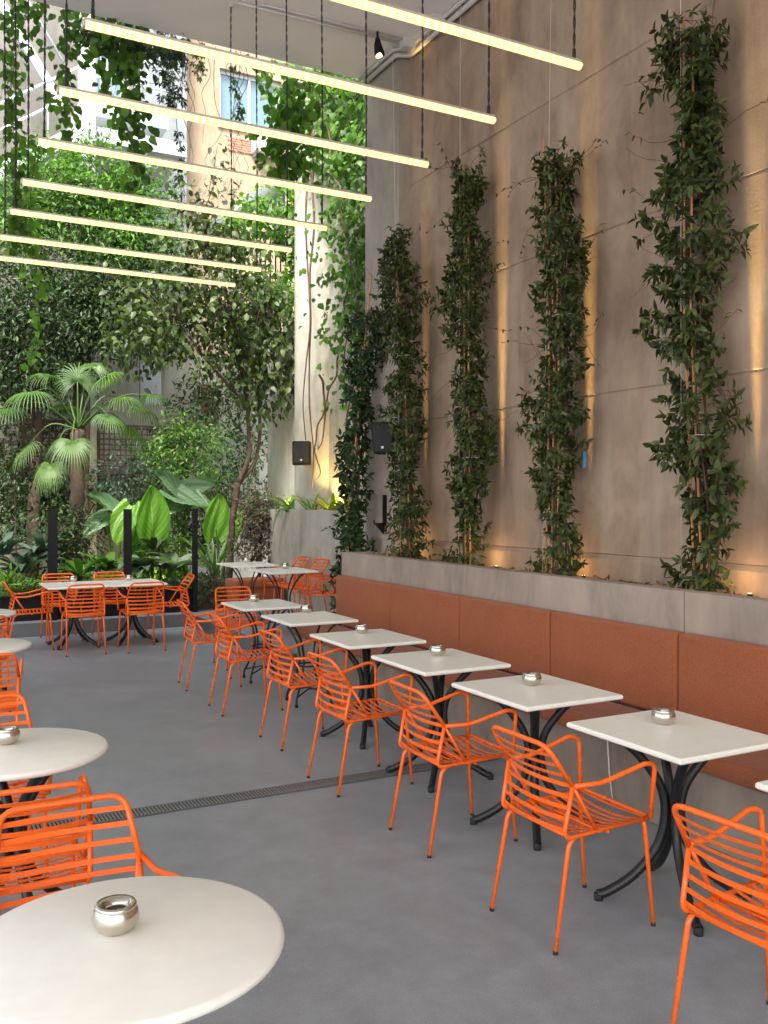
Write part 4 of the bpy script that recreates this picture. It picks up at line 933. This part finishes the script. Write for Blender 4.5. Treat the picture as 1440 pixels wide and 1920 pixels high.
# leaves over balcony
root = thing('balcony_creeper', 'leafy creeper spilling over the black balcony and the slanting pipe', 'plant', W(500, 500, 15.0)); L = Leaves()
for (px, py, rx, rz, n_) in ((500, 400, 60, 40, 45), (560, 460, 55, 70, 70), (520, 560, 60, 50, 60), (565, 380, 40, 50, 40), (450, 440, 50, 30, 35)):
    c = W(px, py, 15.1); k_ = 15.5/F; cloud(L, c, (rx*k_, .5, rz*k_), n_, 9, .13, .13, .1, .5, px)
L.build(root, 'broad', 'creeper', 300)

# trees
def tree(name, label, base, limbs, crowns, leaf, tmpl, key, trunk_r, parts=0, mat='bark', seed=0, per=10, spread=.16, twig=True, droop=.5, cat='tree', group=None):
    root = thing(name, label, cat, base, 0, group)
    tk = bpy.data.objects
    b = MB()
    for i, (pts, r0, r1) in enumerate(limbs):
        sp = spline(pts, 6); n_ = len(sp); sp = [p+Vector((random.gauss(0, .006), random.gauss(0, .006), 0)) for p in sp]
        b.tube(sp, [r0+(r1-r0)*j/(n_-1) for j in range(n_)], 10)
    ro(b, base).build('trunk', M[mat], root); L = Leaves(); bb = MB(); ends = [Vector(l[0][-1]) for l in limbs]
    for j, (c, r, n_) in enumerate(crowns):
        C = cloud(L, c, r, n_, per, leaf, spread, .15, droop, seed+j)
        if twig:
            src = min(ends, key=lambda e: (e-Vector(c)).length)
            for q in C[::3]:
                q = Vector(q); m_ = src.lerp(q, .5)+Vector((0, 0, .12)); bb.tube([src, m_, q], [.012, .007, .003], 4, caps=False)
    if twig and bb.v: ro(bb, base); tag(bb.build('twigs', M[mat], root), kind='stuff')
    L.build(root, tmpl, key, parts); return root
k13 = 13.7/F
tb = W(428, 1100, 13.3); tb.z = .34
tree('garden_tree', 'slender garden tree with forked reddish trunk and drooping crown over the back tables', tb,
     [([tb, W(436, 980, 13.3), W(447, 905, 13.3)], .055, .045), ([W(447, 905, 13.3), W(467, 850, 13.3), W(463, 760, 13.3), W(458, 700, 13.2), W(430, 600, 13.0)], .04, .02),
      ([W(447, 905, 13.3), W(478, 865, 13.35), W(488, 800, 13.35), W(484, 720, 13.3), W(500, 560, 13.2)], .035, .02), ([W(463, 760, 13.3), W(400, 690, 13.1), W(330, 600, 12.9)], .02, .012), ([W(458, 700, 13.2), W(380, 470, 13.0)], .02, .01)],
     [(W(320, 600, 12.9), (1.05, .6, .8), 95), (W(420, 560, 13.0), (1.1, .7, .95), 130), (W(500, 620, 13.1), (.75, .5, .9), 85), (W(400, 460, 13.1), (.95, .5, .45), 60), (W(260, 640, 13.0), (.45, .4, .55), 30), (W(545, 700, 13.0), (.35, .3, .55), 22), (W(480, 740, 13.2), (.35, .3, .5), 22)],
     .112, 'broad', 'tree', .05, 300, per=10, spread=.15, droop=1.1, seed=3)
tree('climbing_sprays', 'loose leafy sprays reaching up in front of the cream building', W(380, 430, 13.0), [([W(380, 470, 13.0), W(385, 400, 13.0), W(400, 345, 13.0)], .012, .005), ([W(350, 470, 13.0), W(340, 400, 13.0)], .01, .004)],
     [(W(400, 350, 13.0), (.35, .2, .2), 9), (W(360, 390, 13.0), (.45, .25, .2), 12), (W(420, 300, 13.0), (.18, .1, .25), 4), (W(335, 345, 13.0), (.12, .1, .25), 4)], .12, 'broad', 'olive', .01, 120, per=7, spread=.12, cat='plant', seed=9)
t1b = W(140, 1000, 16.2); t1b.z = .34
tree('ficus_tree', 'big bright-topped ficus tree behind the palm on the left', t1b, [([t1b, W(148, 760, 16.2), W(145, 600, 16.2), W(150, 480, 16.2)], .12, .06), ([W(145, 600, 16.2), W(60, 450, 16.2)], .06, .03), ([W(145, 600, 16.2), W(230, 430, 16.2)], .06, .03)],
     [(W(200, 400, 16.1), (1.35, .9, 1.1), 260), (W(90, 360, 16.1), (1.1, .9, .8), 160), (W(225, 350, 16.3), (.45, .5, .4), 40), (W(150, 290, 16.3), (.6, .5, .35), 36), (W(40, 440, 15.8), (.9, .6, .9), 130), (W(260, 460, 16.0), (.8, .6, .8), 110)],
     .10, 'simple', 'ficus', .1, 0, per=22, spread=.15, droop=.2, seed=20)
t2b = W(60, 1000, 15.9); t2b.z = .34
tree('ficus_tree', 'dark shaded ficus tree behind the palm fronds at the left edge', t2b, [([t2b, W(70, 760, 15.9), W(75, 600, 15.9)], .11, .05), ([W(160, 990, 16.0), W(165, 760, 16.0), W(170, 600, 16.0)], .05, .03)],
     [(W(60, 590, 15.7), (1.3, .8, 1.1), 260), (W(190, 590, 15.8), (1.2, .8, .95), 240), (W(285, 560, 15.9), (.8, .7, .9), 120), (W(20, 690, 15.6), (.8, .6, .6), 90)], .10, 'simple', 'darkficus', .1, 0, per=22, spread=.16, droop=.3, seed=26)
t3b = W(340, 1000, 16.4); t3b.z = .34
tree('garden_tree', 'small-leaved green tree in the middle between the palm and the forked tree', t3b, [([t3b, W(350, 860, 16.2), W(345, 800, 16.2)], .05, .03)],
     [(W(350, 830, 15.9), (.75, .5, .55), 70), (W(300, 860, 16.0), (.5, .4, .5), 40), (W(385, 900, 15.6), (.5, .4, .6), 40)], .09, 'simple', 'ficus', .05, 0, per=20, spread=.14, seed=33)
# dark backdrop greenery against back wall
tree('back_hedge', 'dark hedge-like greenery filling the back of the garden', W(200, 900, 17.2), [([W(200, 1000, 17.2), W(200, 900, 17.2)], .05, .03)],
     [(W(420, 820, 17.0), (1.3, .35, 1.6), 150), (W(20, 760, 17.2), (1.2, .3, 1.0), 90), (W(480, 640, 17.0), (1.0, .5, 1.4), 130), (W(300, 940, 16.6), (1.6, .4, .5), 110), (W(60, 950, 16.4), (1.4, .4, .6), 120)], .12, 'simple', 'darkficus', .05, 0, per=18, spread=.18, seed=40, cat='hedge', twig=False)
# brownish shrub by the tables
sb_ = W(488, 1050, 13.2); sb_.z = .34
tree('brown_shrub', 'bushy brownish-green shrub beside the tall grey planter', sb_, [([sb_, W(490, 1000, 13.2), W(500, 940, 13.2)], .02, .01), ([sb_, W(475, 960, 13.2)], .015, .008), ([W(470, 1052, 13.2), W(500, 1020, 13.1), W(555, 1018, 12.9)], .022, .012)],
     [(W(492, 975, 13.2), (.38, .3, .5), 150), (W(480, 1030, 13.1), (.35, .25, .3), 70)], .062, 'oval', 'brownshrub', .02, 200, per=13, spread=.08, droop=.1, seed=50, cat='shrub')
tree('olive_shrub', 'greyish ground-hugging shrub right of the last black post', W(390, 1120, 13.1), [([W(390, 1130, 13.1), W(395, 1090, 13.1)], .015, .008)],
     [(W(395, 1110, 13.0), (.36, .3, .28), 60), (W(430, 1120, 13.0), (.3, .2, .2), 30)], .05, 'simple', 'olive', .02, 0, per=16, spread=.07, droop=.0, seed=52, cat='shrub')
for i, (px, py, Y, rr_, key, lb) in enumerate([(30, 880, 14.6, (.7, .4, .55), 'darkficus', 'dark feathery shrub at the left edge below the palm fronds'), (120, 1010, 13.9, (.6, .35, .5), 'darkficus', 'low dark shrub around the foot of the palm'), (240, 900, 15.0, (.6, .35, .5), 'bluegreen', 'bluish shrub just right of the palm trunk'),
        (350, 1010, 14.6, (.6, .4, .45), 'darkficus', 'low dark shrub between the last two black posts'), (300, 1040, 14.0, (.7, .3, .4), 'ficus', 'leafy shrub lit warmly behind the pale-leaved plants'), (420, 960, 14.4, (.5, .35, .7), 'olive', 'olive shrub behind the forked tree trunk'), (60, 1120, 13.15, (.5, .15, .14), 'lime', 'low lime-green ground plant in the black planter at the left')]):
    c = W(px, py, Y); tree('shrub', lb, Vector((c.x, c.y, .34)), [([Vector((c.x, c.y, .34)), c], .02, .01)], [(c, rr_, 70)], .085 if i < 6 else .05, 'oval' if i % 2 else 'simple', key, .02, 0, per=14, spread=.12, droop=.3, seed=60+i, cat='shrub')

# fan palm
pb_ = W(138, 1040, 14.4); pb_.z = .34; pt = W(146, 805, 14.4)
palm = thing('fan_palm', 'fan palm with shaggy trunk and drooping fingered fronds on the left', 'palm', pb_)
b = MB(); n_ = 26; P = [pb_.lerp(pt, i/n_)+Vector((.02*math.sin(i*.5), 0, 0)) for i in range(n_+1)]
b.tube(P, [(.13 if i % 2 else .105)*(1-.15*i/n_) for i in range(n_+1)], 14); ro(b, pb_).build('trunk', M['palmbark'], palm)
g = random.Random(77)
def frond(tip, droop_, R0=.5, seed=0, nseg=32):
    gg = random.Random(seed); base = pt; tip = Vector(tip); mid = base.lerp(tip, .55)+Vector((0, 0, .18+.1*gg.random()))
    b = MB(); pe = spline([base, mid, tip], 6); b.tube(pe, [.016-.008*i/(len(pe)-1) for i in range(len(pe))], 6); ro(b, pb_)
    fr = b.build('frond', LM['palm'][1], palm)
    out = (tip-mid).normalized(); out.z = 0 if out.length < .1 else out.z; side = out.cross(Vector((0, 0, 1)));  side = side.normalized() if side.length > .1 else Vector((1, 0, 0)); up = side.cross(out).normalized()
    b = MB()
    for k in range(nseg):
        a = R(-125+250*k/(nseg-1)); d = (out*math.cos(a)+side*math.sin(a)).normalized(); l = R0*(1-.22*abs(math.sin(a/2))**2)*(.92+.12*gg.random()); pd = up.cross(d)
        pts = []; p = tip.copy(); dd = d.copy()
        for j in range(6):
            pts.append((p.copy(), (.003+.0095*math.sin(min(1, j/2.2)*1.57))*(1 if j < 3 else (1-(j-2)/3.3)))); dd = (dd+Vector((0, 0, -droop_*(.06+.11*j)))+up*(.06 if j == 0 else 0)).normalized(); p = p+dd*l/5
        vs = []
        for q, w_ in pts: vs += [q-pd*w_+up*.006, q, q+pd*w_+up*.006]
        b.add(vs, [(i*3, i*3+1, i*3+4, i*3+3) for i in range(5)]+[(i*3+1, i*3+2, i*3+5, i*3+4) for i in range(5)], True)
    ro(b, pb_); b.build('leaf_fan', LM['palm'][1], fr)
for i, (px, py, Y, dp, r0) in enumerate([(60, 735, 14.0, 1.2, .55), (145, 715, 14.5, 1.3, .5), (95, 705, 14.9, 1.1, .45), (195, 712, 14.2, 1.2, .5), (225, 745, 14.3, 1.2, .48), (262, 762, 14.0, 1.4, .42), (245, 805, 14.6, 1.2, .45), (20, 765, 14.2, 1.3, .5), (52, 835, 14.3, 1.1, .46),
        (135, 828, 13.7, 1.2, .5), (95, 872, 13.9, 1.5, .42), (170, 690, 15.0, .9, .4), (205, 780, 13.8, 1.2, .4), (120, 760, 15.3, .9, .4), (280, 740, 14.6, 1.3, .4)]):
    frond(W(px, py, Y), dp*1.25, r0*1.15, i)

# elephant ears
def ear(root, base, c, w, h, dirv, up_, mat, seed=0, tilt=.0):
    """big ridged heart-shaped leaf: c = centre, dirv = direction from notch to tip, up_ = leaf normal"""
    d = Vector(dirv).normalized(); n = Vector(up_); n = (n-d*n.dot(d)).normalized(); s = n.cross(d); C = Vector(c); gg = random.Random(seed)
    b = MB(); nu, nv = 14, 16; vs = []; uv = []
    for i in range(nv+1):
        v = i/nv
        hw = (w/2)*max(0, math.sin(math.pi*min(1, (v*.93+.07))**.80))**.62*(1-.1*v)
        for j in range(nu+1):
            u = -1+2*j/nu; au = abs(u)
            y = h*(v-.5)-.16*h*au*(1-v)**2; x = hw*u
            z = .10*h*au**1.3 + .012*math.sin((v*8-au*4.4)*6.28)*au + .02*math.sin(u*9+seed+v*7) - .16*h*(v-.35)**2
            vs.append(C+s*x+d*y+n*z); uv.append((u, v))
    fs = [(i*(nu+1)+j, i*(nu+1)+j+1, (i+1)*(nu+1)+j+1, (i+1)*(nu+1)+j) for i in range(nv) for j in range(nu)]
    b.add(vs, fs, True); ro(b, root.location); o = b.build('leaf', M[mat], root); me = o.data
    ul = me.uv_layers.new(name='UVMap')
    for lp in me.loops: ul.data[lp.index].uv = uv[lp.vertex_index]
    nt_ = C-d*h*.32; B = Vector(base); b = MB().tube(spline([B, B.lerp(nt_, .6)+Vector((0, 0, .15)), nt_], 8), [.02-.01*k/16 for k in range(17)], 7); ro(b, root.location).build('stalk', LM['lime'][1], root)
for i, (bp_, lb, leaves_) in enumerate([
    (W(285, 1060, 13.7), 'elephant-ear plant with one big upright lime leaf between two black posts', [(285, 958, 13.4, .52, .76, (-.06, -.15, 1), (0, -1, .1), 'ear_lime'), (232, 985, 13.5, .42, .62, (-.35, -.2, -.8), (-.4, -.8, .5), 'ear_lime'), (300, 1000, 13.6, .3, .45, (.3, -.4, -.5), (.2, -.6, .8), 'ear_lime'), (262, 1010, 13.9, .4, .55, (.2, -.2, .8), (.3, -1, .3), 'ear_lime')]),
    (W(220, 1060, 14.1), 'elephant-ear plant with bluish drooping leaves left of the lime one', [(205, 950, 13.8, .42, .75, (-.75, -.2, .45), (.3, -.6, .8), 'ear_blue'), (180, 985, 13.9, .3, .55, (-.6, -.3, -.5), (-.3, -.8, .6), 'ear_blue')]),
    (W(350, 1060, 14.3), 'elephant-ear plant with large bluish leaves spreading above the last two posts', [(325, 915, 13.9, .42, .8, (-.7, -.1, .6), (.3, -.8, .6), 'ear_blue'), (352, 935, 13.8, .5, .75, (.75, -.3, -.3), (0, -.7, .8), 'ear_blue'), (368, 915, 14.1, .4, .6, (.9, -.1, .25), (.1, -.8, .7), 'ear_blue'), (330, 950, 13.9, .35, .55, (-.8, -.3, -.45), (0, -.7, .8), 'ear_blue')]),
    (W(412, 1080, 13.5), 'elephant-ear plant with upright lime leaf right of the last black post', [(407, 966, 13.4, .47, .66, (.04, -.15, 1), (0, -1, .1), 'ear_lime'), (440, 985, 13.7, .3, .6, (.4, 0, .9), (-.5, -.8, .1), 'ear_lime')])]):
    bp_.z = .34; root = thing('elephant_ear', lb, 'plant', bp_, 0, 'elephant-ear plants')
    for j, (px, py, Y, w_, h_, d_, n__, mt_) in enumerate(leaves_): ear(root, bp_, W(px, py, Y), w_, h_, d_, n__, mt_, i*5+j)
# rosettes of strap and broad leaves in the bed
def rosette(px, py, Y, n, length, width, key, label, seed, rise=.9, name='broad_leaf_plant', curl=1.0):
    c = W(px, py, Y); c.z = max(.34, c.z); root = thing(name, label, 'plant', c); g = random.Random(seed)
    for k in range(n):
        a = g.random()*6.28; d = Vector((math.cos(a), math.sin(a), rise*g.uniform(.5, 1.6))).normalized(); l = length*g.uniform(.65, 1.15); s = d.cross(Vector((0, 0, 1))).normalized(); p = Vector((g.gauss(0, .03), g.gauss(0, .03), 0)); vs = []; m_ = 8
        for j in range(m_+1):
            f = j/m_; w_ = width*(math.sin(math.pi*min(1, f*.92+.06)**.9))*.5 if width > .05 else width*.5*(1-f**3); nn = s.cross(d)
            vs += [p-s*w_+nn*w_*.35, p, p+s*w_+nn*w_*.35]; d = (d+Vector((0, 0, -.13*curl*(.4+f*1.6)))).normalized(); p = p+d*l/m_
        b = MB(); b.add(vs, [(i*3, i*3+1, i*3+4, i*3+3) for i in range(m_)]+[(i*3+1, i*3+2, i*3+5, i*3+4) for i in range(m_)], True); b.build('leaf', LM[key][1], root)
    return root
for a in [
    (45, 1075, 13.3, 22, .62, .13, 'bluegreen', 'dark glossy broad-leaved clump left of the first black post', 1),
    (5, 1040, 13.6, 18, .6, .10, 'bluegreen', 'dark strap-leaved clump at the left picture edge', 2),
    (75, 1040, 13.7, 16, .6, .13, 'bluegreen', 'bluish broad-leaved plant close behind the first black post', 3),
    (150, 1080, 13.3, 18, .5, .11, 'ficus', 'leafy green clump right of the first black post', 4),
    (200, 1070, 13.3, 18, .5, .13, 'ficus', 'leafy green clump left of the second black post', 5),
    (262, 1075, 13.2, 20, .55, .20, 'pale', 'pale broad-leaved plant just right of the second black post', 6),
    (325, 1070, 13.3, 20, .55, .20, 'pale', 'pale broad-leaved plant left of the last black post', 7),
    (292, 1030, 13.25, 14, .34, .10, 'darkficus', 'dark rubber plant standing among the pale leaves', 8),
    (340, 1105, 13.05, 14, .38, .11, 'bluegreen', 'low dark-leaved plant in front near the last black post', 9),
    (110, 1105, 13.05, 14, .36, .09, 'ficus', 'low leafy plant behind the left joined table', 10),
    (180, 1110, 13.05, 14, .36, .10, 'creeper', 'low bright leafy plant behind the joined tables', 11),
    (230, 1112, 13.05, 14, .34, .10, 'yellow', 'yellow-variegated low plant behind the right joined table', 12)]: rosette(*a)
rosette(402, 1085, 13.2, 22, 1.0, .045, 'palm', 'long strap-leaved plant arching right of the last black post', 14, 2.0, 'strap_leaf_plant', .8)
rosette(18, 1095, 13.0, 16, .36, .04, 'lime', 'small spiky agave-like plant in the black planter at the left', 15, 1.2, 'spiky_plant', .5)
def pl_plant(px, Y_, X_, n, length, width, key, label, seed, rise=1.2, name='planter_plant', curl=1.0):
    r_ = rosette(px, 950, 12, n, length, width, key, label, seed, rise, name, curl); r_.location = (X_, Y_, 1.56); return r_
pl_plant(0, 12.6, 5.2, 14, .5, .13, 'creeper', 'green broad-leaved plant at the far end of the tall grey planter', 21)
pl_plant(0, 11.9, 5.2, 18, .55, .03, 'lime', 'grassy plant in the tall grey planter below the loudspeaker', 22, 1.5)
pl_plant(0, 11.3, 5.2, 18, .42, .06, 'yellow', 'yellow-lit leafy plant in the tall grey planter', 23)
pl_plant(0, 10.8, 5.2, 16, .42, .07, 'yellow', 'yellow-green leafy plant in the tall grey planter nearest the leaning climber', 24)
pl_plant(0, 12.3, 5.05, 14, .9, .04, 'palm', 'long drooping strap leaves spilling over the tall grey planter', 25, 1.0, 'planter_plant', 2.2)
# ground cover and fallen leaves in the bed
gc = thing('ground_cover', 'x', 'ground cover', (2, 14, .34)); L = Leaves()
for k in range(9000):
    x, y = random.uniform(-1.5, 4.6), random.uniform(13.0, 16.5); L.add((x, y, .36+random.random()*.14), (random.gauss(0, 1), random.gauss(0, 1), .5), (random.gauss(0, .4), -.3, 1), random.uniform(.05, .12))
gc['label'] = 'low green ground cover and fallen leaves in the garden bed'; L.build(gc, 'simple', 'ficus')
gc['kind'] = 'stuff'
